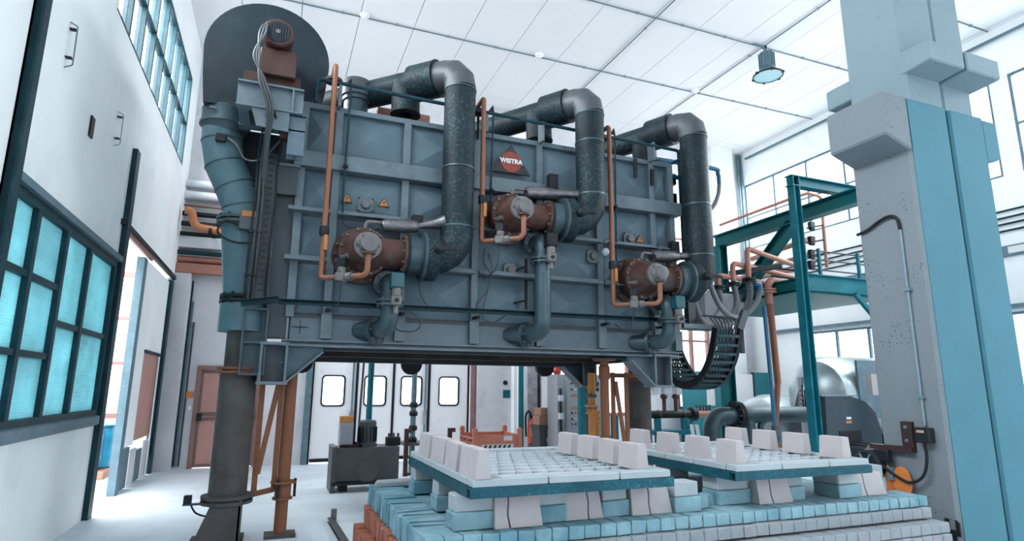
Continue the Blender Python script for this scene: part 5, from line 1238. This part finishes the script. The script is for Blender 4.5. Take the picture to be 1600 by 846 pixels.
MB().bar((X1_, e_.y, e_.z), (X1_+.12, e_.y, e_.z+.25), .06, .1).build('end_bracket', 'kiln_dark', ch, smooth=0)
s0 = cp[0]
MB().box((4.98, s0.y-.1, s0.z-.02), (X1_+.02, s0.y+.1, s0.z+.05)).build('kiln_bracket', 'kiln_dark', ch, smooth=0)
# ---- right end of the kiln: tray arm, blue hose, ladder frame
t = thing('end_bracket_arm', 'grey steel arm and cabinet frame on the kiln right end', 'bracket', (5.2, 6.6, 2.2))
MB().box((5.0, 6.45, 2.30), (5.62, 6.75, 2.36)).build('arm', 'kiln_trim', t, smooth=0)
MB().box((5.22, 6.62, 2.36), (5.34, 6.72, 2.95)).build('upright', 'kiln_dark', t, smooth=0)
for z in (4.42, 4.12): MB().box((5.0, 6.75, z), (5.22, 6.95, z+.16)).build('relay_box', 'black_metal', t, smooth=0)
MB().chan((5.10, 6.8, 2.4), (5.10, 6.8, 4.55), .14, .14, .012, (1, 0, 0)).build('end_channel', 'kiln_paint', t, smooth=0)
MB().tube(fillet([(4.98, 6.72, 4.55), (5.35, 6.72, 4.50), (5.4, 6.72, 4.3)], .05), .03, 10).build('blue_pipe', 'blue_paint', t)
MB().box((5.26, 6.55, 3.3), (5.32, 6.75, 4.95)).build('perforated_plate', 'teal_steel', t, smooth=0)
bh = [V((4.97, 7.0, P(1100, 262, Y=7.0).z)), P(1112, 263, Y=7.0), P(1122, 272, Y=7.0), P(1124, 288, Y=7.0), P(1122, 305, Y=7.0), P(1112, 325, Y=7.0), P(1085, 335, Y=7.0)]
t = thing('blue_hose', 'short blue and grey hose behind the right duct', 'hose', bh[-1])
MB().tube(spline(bh[:4]), .035, 10).build('blue_end', 'blue_paint', t); MB().tube(spline(bh[3:]), .034, 10).build('hose', 'hose_grey', t)
# ---- right stack, prop and truss under the kiln (mirror of the left)
t = thing('telescopic_stack', 'dark grey telescopic pipe under the kiln right end', 'stack', (5.29, 8, 0))
MB().cyl((5.29, 8, .06), (5.29, 8, 1.62), .175, n=26).build('outer_pipe', 'leg_grey', t)
MB().lathe((5.29, 8, 1.62), (0, 0, 1), [(0, .15), (0, .22), (.03, .22), (.03, .16), (.05, .16), (.05, .22), (.08, .22), (.08, .15)], 26).build('ring_flange', 'leg_orange', t)
MB().cyl((5.29, 8, 1.68), (5.29, 8, 2.3), .15, n=26).build('inner_pipe', 'leg_grey', t)
MB().lathe((5.29, 8, 0), (0, 0, 1), [(0, .28), (.03, .28), (.03, .2), (.08, .18)], 26).build('base_flange', 'leg_grey', t)
q_ = P(945, 620, Y=6.88)
t = thing('orange_prop', 'brown orange tubular prop under the kiln right corner', 'prop', (q_.x, 6.88, 0))
MB().cyl((q_.x, 6.88, .03), (q_.x, 6.88, 1.88), .058, n=18).build('tube', 'leg_orange', t)
MB().lathe((q_.x, 6.88, 1.62), (0, 0, 1), [(0, .075), (.16, .075), (.18, .06), (.24, .06), (.24, .15), (.26, .15)], 18).build('head', 'leg_orange', t)
MB().box((q_.x-.14, 6.76, 0), (q_.x+.14, 7.0, .03)).build('floor_plate', 'leg_grey', t, smooth=0)
t = thing('orange_truss', 'brown orange flat steel truss right of the brown orange prop', 'truss', (q_.x+.3, 7.2, .4))
ty = 7.2; xx = [P(958, 620, Y=ty).x, P(979, 620, Y=ty).x]
for x in xx: MB().bar((x, ty, .05), (x, ty, 1.72), .03, .055, (1, 0, 0)).build('upright', 'leg_orange', t, smooth=0)
MB().bar((xx[0]+.03, ty-.02, 1.6), (xx[1]-.05, ty-.02, .7), .02, .055, (1, 0, 0)).build('diagonal', 'leg_orange', t, smooth=0)
MB().bar((xx[0]-.2, ty, 1.68), (xx[1]+.5, ty, 1.68), .05, .06).build('top_bar', 'leg_orange', t, smooth=0)
q2 = P(925, 640, Y=8.6)
t = thing('orange_pole', 'bright orange pole with grey clamps behind the deck blocks', 'pole', (q2.x, 8.6, 0))
MB().cyl((q2.x, 8.6, 0), (q2.x, 8.6, 1.75), .062, n=18).build('tube', 'orange_bright', t)
for z in (1.18, 1.36): MB().lathe((q2.x, 8.6, z), (0, 0, 1), [(0, .06), (0, .085), (.05, .085), (.05, .06)], 16).build('clamp', 'duct_grey' if z > 1.2 else 'blue_grey_steel', t)
MB().lathe((q2.x, 8.6, 1.10), (0, 0, 1), [(0, .06), (0, .10), (.03, .10), (.03, .085), (.11, .085), (.11, .11), (.14, .11), (.14, .06)], 16).build('sleeve', 'orange_bright', t)
MB().bar((q2.x+.1, 8.6, .7), (q2.x+.1, 8.6, 1.15), .03, .04, (1, 0, 0)).build('side_strap', 'orange_bright', t)
# ---- teal hanging poles behind the kiln
for i, (px_, r, lab, y) in enumerate(((577, .05, 'slim teal pole behind the hydraulic unit motor', 10.3), (646, .05, 'slim teal pole with valves in front of the third door window', 10.8), (814, .055, 'slim teal pole left of the fire extinguisher', 11.2))):
    b = P(px_, 640, Y=y); t = thing('teal_pole', lab, 'pole', (b.x, y, 0), 'slim teal poles')
    MB().cyl((b.x, y, 0), (b.x, y, 4.2), r, n=12).build('tube', 'teal_frame' if i != 1 else 'blue_grey_steel', t)
    MB().box((b.x-.1, y-.1, 0), (b.x+.1, y+.1, .02)).build('floor_plate', 'black_metal', t)
    if i == 1:
        for z in (.55, .75, 1.0, 1.15): MB().lathe((b.x, y-.02, z), (0, 0, 1), [(0, .07), (.05, .08), (.09, .06)], 10).build('valve', 'black_metal', t)
    if i == 0: MB().tube(spline([(b.x-.12, y, 4.0), (b.x-.13, y, 2.0), (b.x-.15, y-.03, 1.3), (b.x-.16, y, .6)]), .018, 8).build('cable', 'dark_cable', t)
# ---- hydraulic unit
HY = 9.3
h0 = P(521, 760, Y=HY).x; h1 = P(622, 760, Y=HY).x
t = thing('hydraulic_unit', 'dark grey hydraulic power unit with upright motor in front of the folding doors', 'hydraulic unit', ((h0+h1)/2, HY, 0))
MB().box((h0, HY, .14), (h1, HY+.5, .62)).build('tank', 'tank_grey', t, smooth=0, bevel=.01)
MB().box((h0-.05, HY-.04, .0), (h0+.02, HY+.54, .64)).build('end_plate', 'tank_grey', t, smooth=0)
for x in (h0+.1, h1-.2): MB().box((x, HY+.05, 0), (x+.1, HY+.45, .14)).build('foot', 'black_metal', t, smooth=0)
MB().box((h0-.03, HY-.05, .1), (h1+.03, HY+.02, .14)).build('skid', 'black_metal', t, smooth=0)
cc = P(574, 737, Y=HY); MB().lathe((cc.x, HY, cc.z), (0, -1, 0), [(0, .17), (.012, .17), (.014, .16), (.03, .15)], 26).build('inspection_cover', 'tank_grey', t)
MB().bolts((cc.x, HY-.012, cc.z), (0, -1, 0), .16, 6, .012, .012).build('cover_bolt', 'dusty_metal', t)
mm = P(573, 700, Y=HY+.2); mot = MB().lathe((mm.x, HY+.2, .62), (0, 0, 1), [(0, .15), (.04, .15), (.06, .125), (.30, .125), (.30, .13), (.36, .13), (.385, .10)], 20).build('motor', 'tank_grey', t)
for i in range(14):
    a = i*math.pi/7; MB().obox((mm.x+.13*math.cos(a), HY+.2+.13*math.sin(a), .80), (.03, .010, .22), (math.cos(a), math.sin(a), 0)).build('cooling_fin', 'black_metal', mot, smooth=0)
bxx = P(529, 700, Y=HY+.05)
MB().box((bxx.x, HY+.05, .66), (bxx.x+.2, HY+.25, .97)).build('control_box', 'cabinet_grey', t, smooth=0, bevel=.01)
MB().tube([(bxx.x+.02, HY+.1, .64), (bxx.x+.3, HY+.1, .64)], .03, 8).build('hose_fitting', 'rust_orange', t)
MB().prism([(bxx.x, HY+.08, .97), (bxx.x+.18, HY+.08, .97), (bxx.x+.2, HY+.08, 1.02), (bxx.x+.2, HY+.08, 1.07), (bxx.x, HY+.08, 1.07)], (0, .12, 0)).build('box_handle', 'orange_bright', t, smooth=0)  # orange handle on top of the control box
MB().box((mm.x+.3, HY+.15, .62), (mm.x+.5, HY+.35, .74)).build('valve_block', 'black_metal', t, smooth=0)
for i in range(3): MB().cyl((mm.x+.34+i*.07, HY+.25, .74), (mm.x+.34+i*.07, HY+.25, .80), .02, n=8).build('valve_stem', 'dusty_metal', t)
MB().tube(spline([(bxx.x+.2, HY+.15, .7), (bxx.x+.3, HY+.12, .66), (mm.x-.12, HY+.15, .68)]), .015, 8).build('hose', 'black_rubber', t)
# low rust bench with hooks behind it
by = 10.6; x0 = P(632, 690, Y=by).x; x1 = P(705, 690, Y=by).x
t = thing('low_bench', 'low rusty steel bench with hooked ends behind the left deck', 'bench', ((x0+x1)/2, by, 0))
MB().box((x0, by, .50), (x1, by+.5, .55)).build('top', 'tank_grey', t, smooth=0)
for x in (x0, x1-.06):
    MB().box((x, by-.02, 0), (x+.07, by+.05, .72)).build('leg', 'motor_red', t, smooth=0)
    MB().box((x+.0, by-.02, .72), (x+.13, by+.05, .79)).build('hook', 'motor_red', t, smooth=0)
MB().box((x0+.35, by+.1, .55), (x0+.55, by+.3, .66)).build('clamp_jaw', 'black_metal', t, smooth=0)
# ---- orange crate
cy = 10.0; cx0 = P(742, 680, Y=cy).x; cx1 = P(812, 680, Y=cy).x
t = thing('steel_crate', 'orange steel stacking crate with black and white stripes', 'crate', ((cx0+cx1)/2, cy, 0))
def plate(a, b, nm='wall_plate', m_='crate_orange'): return MB().box(a, b).build(nm, m_, t, smooth=0)
plate((cx0, cy, .12), (cx1, cy+.03, .70), 'front_wall'); plate((cx0, cy+.75, .12), (cx1, cy+.78, .70), 'rear_wall')
plate((cx0, cy+.03, .12), (cx0+.03, cy+.75, .50), 'side_wall'); plate((cx1-.03, cy+.03, .12), (cx1, cy+.75, .70), 'side_wall')
plate((cx0, cy, .10), (cx1, cy+.78, .13), 'floor_plate')
for x in (cx0-.03, cx1-.03):
    for y in (cy-.02, cy+.73):
        post_ = MB().box((x, y, 0), (x+.07, y+.07, .74)).build('corner_post', 'crate_orange', t, smooth=0)
        MB().prism([(x-.01, y, .74), (x+.08, y, .74), (x+.07, y, .80), (x+.04, y, .82), (x, y, .80)], (0, .07, 0)).build('stacking_ear', 'crate_orange', post_, smooth=0)
MB().box((cx0+.12, cy-.006, .42), (cx1-.12, cy+.002, .54)).build('stripe_board', 'sign_white', t, smooth=0)
for i in range(6):
    x = cx0+.14+i*(cx1-cx0-.3)/6; MB().prism([(x, cy-.008, .43), (x+.045, cy-.008, .43), (x+.085, cy-.008, .53), (x+.04, cy-.008, .53)], (0, .004, 0)).build('stripe', 'sign_black', t, smooth=0)
MB().box((cx1-.30, cy-.006, .60), (cx1-.14, cy+.002, .68)).build('paper_tag', 'sign_white', t, smooth=0)
for z in (.56, .64): MB().tube([(cx0-.02, cy+.02, z), (cx0-.02, cy+.76, z)], .018, 8).build('side_rail', 'gas_pink', t)
for y in (cy+.25, cy+.5): MB().tube(fillet([(cx0-.02, y, .64), (cx0-.08, y, .58), (cx0-.06, y+.02, .44), (cx0-.02, y+.2, .44)], .04), .015, 8).build('side_handle', 'gas_pink', t)
# ---- fire extinguisher
ey = 11.9; e0 = P(831, 690, Y=ey)
t = thing('fire_extinguisher', 'red fire extinguisher with black hose hanging by the teal pole', 'extinguisher', (e0.x, ey, .3))
MB().lathe((e0.x, ey, e0.z-.05), (0, 0, 1), [(0, .06), (.02, .085), (.40, .085), (.46, .06), (.49, .03), (.53, .03)], 20).build('cylinder', 'extinguisher_red', t)
MB().box((e0.x-.04, ey-.02, e0.z+.47), (e0.x+.06, ey+.02, e0.z+.53)).build('valve_handle', 'black_metal', t)
MB().tube(spline([(e0.x, ey, e0.z+.5), (e0.x-.08, ey-.02, e0.z+.62), (e0.x-.15, ey-.02, e0.z+.5), (e0.x-.14, ey-.02, e0.z+.1)]), .022, 8).build('hose', 'black_rubber', t)
MB().box((e0.x-.05, ey-.09, e0.z+.1), (e0.x+.04, ey-.08, e0.z+.25)).build('instruction_label', 'sign_white', t)
struct(MB().box((e0.x-.2, ey+.086, 0), (e0.x+.22, ey+.35, 4.0)).build('pilaster_white', 'white_wall', smooth=0))
o = MB().tube([(P(842, 640, Y=11.7).x, 11.7, 0), (P(842, 640, Y=11.7).x, 11.7, 4.2)], .035, 8).build('black_pipe', 'black_metal'); tag(o, 'thin black upright pipe right of the fire extinguisher', 'pipe')
# bins and boxes
by = 11.4; b0 = P(843, 700, Y=by).x; b1 = P(864, 700, Y=by).x
t = thing('grey_bin', 'dark grey plastic bin under the cardboard boxes', 'bin', ((b0+b1)/2, by, 0))
MB().prism([(b0+.02, by, 0), (b1-.02, by, 0), (b1, by, .72), (b0, by, .72)], (0, .4, 0)).build('body', 'tank_grey', t, smooth=0)
MB().box((b0-.02, by-.02, .70), (b1+.02, by+.42, .75)).build('lid', 'tank_grey', t, smooth=0)
MB().box((b1-.14, by-.006, .42), (b1-.05, by+.002, .50)).build('label_tag', 'sign_white', t, smooth=0)
for z0, z1, lab, d in ((.752, .94, 'lower cardboard box on the grey bin', 0), (.942, 1.10, 'upper cardboard box on the grey bin', .03)):
    o = MB().box((b0+.01+d, by+.02, z0), (b1-.01, by+.38, z1)).build('cardboard_box', 'cardboard', smooth=0, bevel=.006); tag(o, lab, 'box', 'cardboard boxes')
# ---- control cabinet
cy = 10.9; c0 = P(872, 640, Y=cy).x; c1 = P(884, 640, Y=cy).x; c2 = P(946, 640, Y=cy).x
t = thing('control_cabinet', 'grey control cabinet with rows of buttons and meters', 'cabinet', ((c0+c2)/2, cy, 0))
MB().box((c0, cy+.02, 0), (c1, cy+.5, 1.78)).build('side_bay', 'cabinet_grey', t, smooth=0)
MB().box((c1, cy, 0), (c2, cy+.5, 1.78)).build('body', 'cabinet_grey', t, smooth=0, bevel=.01)
MB().box((c1+.02, cy-.008, .06), (P(908, 640, Y=cy).x, cy, 1.74)).build('door', 'cabinet_grey', t, smooth=0)
MB().box((P(910, 640, Y=cy).x, cy-.008, .06), (c2-.02, cy, 1.74)).build('door', 'cabinet_grey', t, smooth=0)
for zz, ms, n in ((1.60, ('black_metal', 'extinguisher_red'), 4), (1.48, ('black_metal', 'sign_white'), 4), (1.02, ('black_metal', 'extinguisher_red'), 3), (.90, ('black_metal', 'sign_white'), 4), (.80, ('tank_grey', 'black_metal'), 4)):
    for i in range(n): MB().lathe((c1+.13+i*.085, cy-.008, zz), (0, -1, 0), [(0, .02), (.02, .018)], 10).build('button', ms[i % 2], t)
    for i in range(3): MB().box((P(915, 640, Y=cy).x+i*.12, cy-.02, zz-.03), (P(915, 640, Y=cy).x+.07+i*.12, cy-.008, zz+.03)).build('meter', ms[i % 2], t, smooth=0)
for zz in (1.36, 1.12): MB().box((c1+.12, cy-.012, zz-.025), (c1+.30, cy-.008, zz+.025)).build('name_plate', 'gas_pink', t, smooth=0)
MB().box((c1+.40, cy-.03, 1.12), (c1+.48, cy-.008, 1.36)).build('display', 'black_metal', t, smooth=0)
MB().box((c1+.22, cy-.04, .48), (c1+.32, cy-.008, .58)).build('main_switch', 'teal_panel', t, smooth=0)
MB().tube([(c0+.05, cy-.02, .5), (c0+.05, cy-.02, 1.5)], .025, 8).build('cable_run', 'black_metal', t)
for zz in (.5, .9, 1.25): MB().box((c0+.01, cy-.05, zz), (c0+.1, cy+.02, zz+.12)).build('socket', 'pipe_white', t, smooth=0)
MB().lathe((c0+.06, cy+.15, 1.78), (0, 0, 1), [(0, .06), (.03, .08), (.14, .08), (.17, .05)], 14).build('siren', 'extinguisher_red', t)
MB().lathe((c0+.0, cy+.1, 1.86), (-1, 0, 0), [(0, .04), (.08, .06)], 12).build('siren_horn', 'extinguisher_red', t)
# teal pump stand and blue canister
sy = 10.2; s0_ = P(907, 640, Y=sy).x; s1_ = P(958, 640, Y=sy).x
t = thing('teal_stand', 'teal steel pump stand in front of the control cabinet', 'stand', (s0_, sy, 0))
for x in (s0_, s1_): MB().box((x, sy, 0), (x+.11, sy+.11, 1.58 if x == s0_ else 1.0)).build('leg', 'teal_frame', t, smooth=0)
for z in (.52, .18): MB().box((s0_+.11, sy, z), (s1_, sy+.1, z+.1)).build('cross_rail', 'teal_frame', t, smooth=0)
MB().box((s0_+.11, sy+.02, .62), (s0_+.22, sy+.1, 1.5)).build('back_plate', 'kiln_dark', t, smooth=0)
t = thing('blue_canister', 'pale blue plastic canister behind the teal stand', 'canister', (s0_+.1, sy+.4, 0))
MB().lathe((s0_+.15, sy+.45, 0), (0, 0, 1), [(0, .2), (.02, .22), (.42, .22), (.48, .15), (.5, .08), (.54, .08)], 20).build('body', 'drum_blue', t)
MB().lathe((s0_+.15, sy+.45, .54), (0, 0, 1), [(0, .09), (.04, .09)], 14).build('cap', 'sign_white', t)
# ---- gas train behind the right stack
gy = 10.2
t = thing('gas_train', 'black horizontal gas pipe with orange valves on a teal bench', 'gas train', (P(1045, 650, Y=gy).x, gy, 0))
xa = P(1008, 650, Y=gy).x; xb = P(1082, 648, Y=gy).x; xc = P(1112, 644, Y=gy).x; zz = P(1045, 648, Y=gy).z
MB().cyl((xa, gy, zz), (xb, gy, zz), .075, n=16).build('header', 'black_metal', t)
for x in (xa+.3, xb-.25): MB().lathe((x, gy, zz), (1, 0, 0), [(0, .07), (0, .085), (.03, .085), (.03, .07)], 14).build('band', 'rust_orange', t)
MB().lathe((xb-.03, gy, zz), (1, 0, 0), [(0, .07), (0, .14), (.04, .14), (.04, .1), (.05, .1), (.05, .14), (.09, .14), (.09, .06)], 18).build('flange', 'black_metal', t)
MB().cyl((xb+.05, gy, zz), (xc+.1, gy, zz), .065, n=14).build('pink_header', G, t)
for i in range(5):
    x = xb+.12+i*.08; MB().cyl((x, gy, zz+.05), (x, gy, zz+.15), .018, n=8).build('cock', 'rust_orange', t); MB().box((x-.03, gy-.02, zz+.15), (x+.03, gy+.02, zz+.18)).build('cock_handle', 'teal_box', t)
bz = P(1040, 611, Y=gy).z
for i, px_ in enumerate((1022, 1040, 1058)):
    x = P(px_, 611, Y=gy).x
    MB().box((x-.08, gy-.08, bz-.08), (x+.08, gy+.08, bz+.08)).build('actuator_box', 'pipe_white', t, smooth=0, bevel=.02)
    if i: 
        MB().cyl((x-.05, gy, zz+.05), (x-.05, gy, bz-.08), .04, n=10).build('valve_body', 'rust_orange', t)
        MB().lathe((x-.05, gy, zz+.3), (0, 0, 1), [(0, .05), (.05, .08), (.1, .05)], 10).build('valve_bulge', 'rust_orange', t)
MB().box((xa, gy-.1, bz+.08), (xb, gy+.1, bz+.12)).build('top_plate', 'kiln_dark', t, smooth=0)
MB().box((xa, gy-.15, .62), (xb, gy+.3, .70)).build('bench_top', 'teal_frame', t, smooth=0)
for x in (xa+.2, xb-.3): MB().box((x, gy-.1, 0), (x+.1, gy+.0, zz-.07)).build('bench_leg', 'teal_frame', t, smooth=0)
MB().box((xa, gy-.12, .2), (xb, gy-.04, .3)).build('bench_rail', 'teal_frame', t, smooth=0)
MB().bar((xb-.25, gy-.05, .62), (xb+.0, gy-.05, zz-.02), .05, .05).build('bench_strut', 'teal_frame', t, smooth=0)
# ---- teal doors with white leaf at the far end
dy = 12.3; d_ = [P(x, 600, Y=dy).x for x in (1118, 1146, 1178, 1206)]
t = thing('door_3', None, None, ((d_[0]+d_[3])/2, dy, 0)); t['kind'] = 'structure'
zt_ = P(1160, 582, Y=dy).z
MB().box((d_[0]-1.0, dy, 0), (d_[1], dy+.06, zt_)).build('teal_leaf', 'teal_panel', t, smooth=0)
MB().box((d_[1]+.03, dy, 0), (d_[2]-.03, dy+.06, zt_-.05)).build('white_leaf', 'door_white', t, smooth=0)
MB().box((d_[1], dy-.02, 0), (d_[1]+.03, dy+.06, zt_)).build('post', 'black_metal', t, smooth=0)
MB().box((d_[2]-.03, dy-.02, 0), (d_[2], dy+.06, zt_)).build('post', 'black_metal', t, smooth=0)
MB().box((d_[2], dy, 0), (12.2, dy+.06, zt_)).build('teal_leaf', 'teal_panel', t, smooth=0)
MB().box((d_[0]-.3, dy-.01, 1.1), (d_[0]-.05, dy, 1.75)).build('vision_pane', 'sign_white', t, smooth=0)
# ---- grey air main with elbow, flange and branch
ay = 8.0
e0 = P(1113, 690, Y=ay); zc_ = P(1180, 649, Y=ay).z; xe = P(1292, 652, Y=ay).x
t = thing('air_main', 'grey flanged air main elbowing down behind the right deck', 'pipe', (e0.x, ay, 0))
MB().tube(fillet([(e0.x, ay, 0), (e0.x, ay, zc_), (P(1148, 650, Y=ay).x, ay, zc_)], .32, 8), .135, 20).build('elbow', 'duct_grey', t)
xf = P(1149, 650, Y=ay).x
MB().lathe((xf-.04, ay, zc_), (1, 0, 0), [(0, .13), (0, .225), (.05, .225), (.05, .15), (.06, .15), (.06, .225), (.11, .225), (.11, .13)], 24).build('flange_pair', 'black_metal', t)
MB().bolts((xf-.06, ay, zc_), (1, 0, 0), .195, 12, .014, .15).build('flange_bolt', 'dusty_metal', t)
MB().cyl((xf, ay, zc_), (xe, ay, zc_), .135, n=22).build('main_pipe', 'duct_grey', t)
MB().lathe((xe-.06, ay, zc_), (1, 0, 0), [(0, .13), (0, .2), (.06, .2), (.06, .13)], 22).build('end_flange', 'black_metal', t)
xs_b = P(1170, 670, Y=ay).x
MB().tube([(xs_b, ay, zc_-.02), (xs_b, ay-.02, zc_-.25), (xs_b, ay-.02, .1)], .10, 16).build('branch', 'duct_grey', t)
MB().tube(fillet([(xs_b+.35, ay-.05, zc_-.05), (xs_b+.2, ay-.05, zc_-.15), (xs_b+.2, ay-.05, .2)], .1), .05, 12).build('small_branch', 'duct_grey', t)
MB().box((xs_b-.3, ay+.2, 0), (xs_b-.2, ay+.3, .9)).build('support', 'teal_steel', t, smooth=0)
# ---- blower
BY = 6.9
t = thing('blower', 'dark blue grey blower housing with round shoulder beside the pillar', 'blower', (8.6, BY, 0))
bl = [P(x, y, Y=BY) for x, y in ((1291, 700), (1289, 620), (1330, 620), (1352, 628), (1368, 645), (1377, 672), (1382, 712))]
MB().prism([(bl[0].x, BY, 0)]+[(p.x, BY, p.z) for p in bl[1:]]+[(bl[-1].x, BY, 0)], (0, .26, 0)).build('volute', 'blower_steel', t, smooth=0)
wa, wb = P(1311, 674, Y=BY), P(1349, 715, Y=BY)
MB().box((wa.x, BY-.012, .2), (wb.x, BY+.002, wa.z)).build('motor_recess', 'black_metal', t, smooth=0)
mo = MB().lathe((wa.x+.28, BY-.0, wa.z-.42), (0, -1, 0), [(0, .10), (.02, .24), (.32, .24), (.34, .2)], 24).build('motor', 'tank_grey', t)
for i in range(16):
    a = i*math.pi/8; MB().obox((wa.x+.28+.245*math.cos(a), BY-.17, wa.z-.42+.245*math.sin(a)), (.03, .3, .012), (math.cos(a), 0, math.sin(a)), (0, 1, 0) if False else (-math.sin(a), 0, math.cos(a))).build('cooling_fin', 'tank_grey', mo, smooth=0)
o = P(1326, 660, Y=BY); MB().box((o.x-.06, BY-.006, o.z-.02), (o.x+.06, BY, o.z+.02)).build('orange_label', 'sign_orange', t, smooth=0)
o = P(1326, 654, Y=BY); MB().box((o.x-.05, BY-.006, o.z-.015), (o.x+.05, BY, o.z+.02)).build('white_label', 'sign_white', t, smooth=0)
MB().box((bl[0].x-.02, BY-.02, bl[1].z), (bl[2].x+.1, BY+.28, bl[1].z+.02)).build('top_flange', 'blue_grey_steel', t, smooth=0)
# ---- insulated silver vessels
t = thing('silver_vessel', 'large silver clad vessel behind the blower', 'vessel', (9.9, 8.6, 0))
va = P(1232, 620, Y=9.0); 
MB().lathe((P(1262, 600, Y=8.8).x, 8.8, 1.38), (1, 0, 0), [(0, .1), (.06, .45), (.2, .68), (.45, .78), (1.9, .78)], 30).build('shell', 'silver_clad', t)
MB().box((P(1285, 600, Y=8.8).x, 8.0, 1.0), (P(1338, 600, Y=8.8).x, 8.05, 2.05)).build('cladding_sheet', 'teal_glass' if False else 'blue_grey_steel', t, smooth=0)
for x in (10.2, 11.2): MB().box((x, 8.3, 0), (x+.2, 9.3, .8)).build('saddle', 'teal_steel', t, smooth=0)
wp = P(1313, 605, Y=7.6); o = MB().box((wp.x-.07, 7.55, bl[1].z+.021), (wp.x+.07, 7.65, bl[1].z+.36)).build('white_tile', 'block_white', smooth=0); tag(o, 'narrow white tile standing on the dark blower housing', 'tile')
o.location.y = BY+.1; 
t = thing('wrapped_pipe', 'crumpled silver wrapped vessel behind the air main', 'vessel', (8.2, 9.5, 0))
vv = P(1205, 650, Y=10.3)
MB().lathe((P(1162, 650, Y=10.3).x, 10.3, .74), (1, 0, 0), [(0, .06), (.08, .35), (.25, .56), (.6, .66), (1.7, .66)], 28).build('shell', 'silver_clad', t)
for x in (vv.x-.2, vv.x+.7): MB().box((x, 9.9, 0), (x+.12, 10.7, .3)).build('saddle', 'teal_steel', t, smooth=0)
vx = P(1255, 620, Y=9.0)
t = thing('gauge_post', 'grey gauge column with small pipes between the silver vessels', 'gauge', (vx.x, 9.0, 0))
MB().box((vx.x-.06, 8.95, 0), (vx.x+.1, 9.05, 1.75)).build('column', 'cabinet_grey', t, smooth=0)
for i in range(3): MB().tube([(vx.x-.12+i*.05, 8.9, .9), (vx.x-.12+i*.05, 8.9, 1.6-.1*i)], .012, 6).build('tube', 'black_metal', t)
for i in range(4): MB().tube(spline([(vx.x-.1, 8.9, 1.1+.1*i), (vx.x-.25, 8.85, 1.25+.08*i), (vx.x-.35, 8.9, 1.0+.05*i)]), .01, 6).build('lead', 'dark_cable', t)
# ---- right wall fittings beyond the pillar
t = thing('wall_cables', 'four dark cables strung along the right wall', 'cables', (12.1, 6, 4.5))
for y in (327, 338, 348, 359):
    p = P(1580, y, X=12.1); MB().tube([(12.12, 3, p.z-.0), (12.12, 12.4, p.z)], .02, 6).build('cable', 'teal_steel', t)
p = P(1585, 390, X=12.1); t = thing('wall_trunking', 'pale teal cable trunking on the right wall with a paper label', 'trunking', (12.15, 6, p.z))
MB().box((12.08, 3, p.z-.09), (12.199, 12.4, p.z+.09)).build('duct', 'blue_grey_steel', t, smooth=0)
MB().box((12.07, 6.1, p.z-.06), (12.08, 6.35, p.z+.06)).build('paper_label', 'sign_white', t, smooth=0)
p = P(1597, 545, X=12.0); o = MB().box((11.9, 4.6, 0), (12.05, 6.05, p.z+.25)).build('brown_panel', 'brown_door', smooth=0); tag(o, 'red brown sheet leaning at the right wall behind the pillar', 'panel')
struct(MB().box((12.05, 2.0, 2.95), (12.199, 12.0, 3.02)).build('trim_5', 'blue_grey_steel', smooth=0))
# ---- drums on a pallet in the side bay
pd = thing('pallet', 'wooden pallet under the blue drums in the side bay', 'pallet', (-2.75, 12.2, 0))
for i in range(5): MB().box((-3.4, 11.75+i*.2, .10), (-2.45, 11.87+i*.2, .125)).build('plank', 'wood', pd, smooth=0)
for x in (-3.35, -2.95, -2.55): MB().box((x, 11.75, 0), (x+.1, 12.67, .10)).build('runner', 'wood', pd, smooth=0)
for i, (x, y, lab) in enumerate(((-2.72, 12.35, 'blue plastic drum under the side window, right one'), (-2.80, 11.95, 'blue plastic drum half hidden behind the window wall'))):
    d = thing('blue_drum', lab, 'drum', (x, y, .126), 'blue drums')
    MB().lathe((x, y, .126), (0, 0, 1), [(0, .2), (.02, .225), (.15, .235), (.2, .245), (.24, .235), (.48, .235), (.52, .245), (.56, .235), (.68, .225), (.71, .21)], 24).build('body', 'drum_blue', d)
    MB().lathe((x, y, .80), (0, 0, 1), [(0, .22), (0, .237), (.03, .237), (.03, .2)], 24).build('lid_ring', 'blue_paint', d)
# ---- floor strip and white planks
t = thing('floor_channel', 'dark steel channel lying on the floor left of the hearth', 'channel', P(535, 830, Z=0))
a = P(521, 812, Z=.02); b = P(552, 860, Z=.02)
MB().chan(a, b, .07, .05, .008).build('channel', 'tank_grey', t, smooth=0); MB().obox(a+V((0, .0, .05)), (.06, .06, .12), (1, 0, 0)).build('end_stop', 'dusty_metal', t, smooth=0)
for i, px_ in enumerate((1086, 1094)):
    p0 = P(px_+5, 690, Y=9.2); p1 = P(px_-3, 664, Y=9.4)
    o = MB().bar(V((p0.x, 9.2, .02)), V((p1.x, 9.45, p1.z)), .07, .02, (0, 1, 0)).build('white_plank', 'sign_white', smooth=0); tag(o, ('left', 'right')[i]+' white plank leaning behind the right deck', 'plank', 'leaning planks')
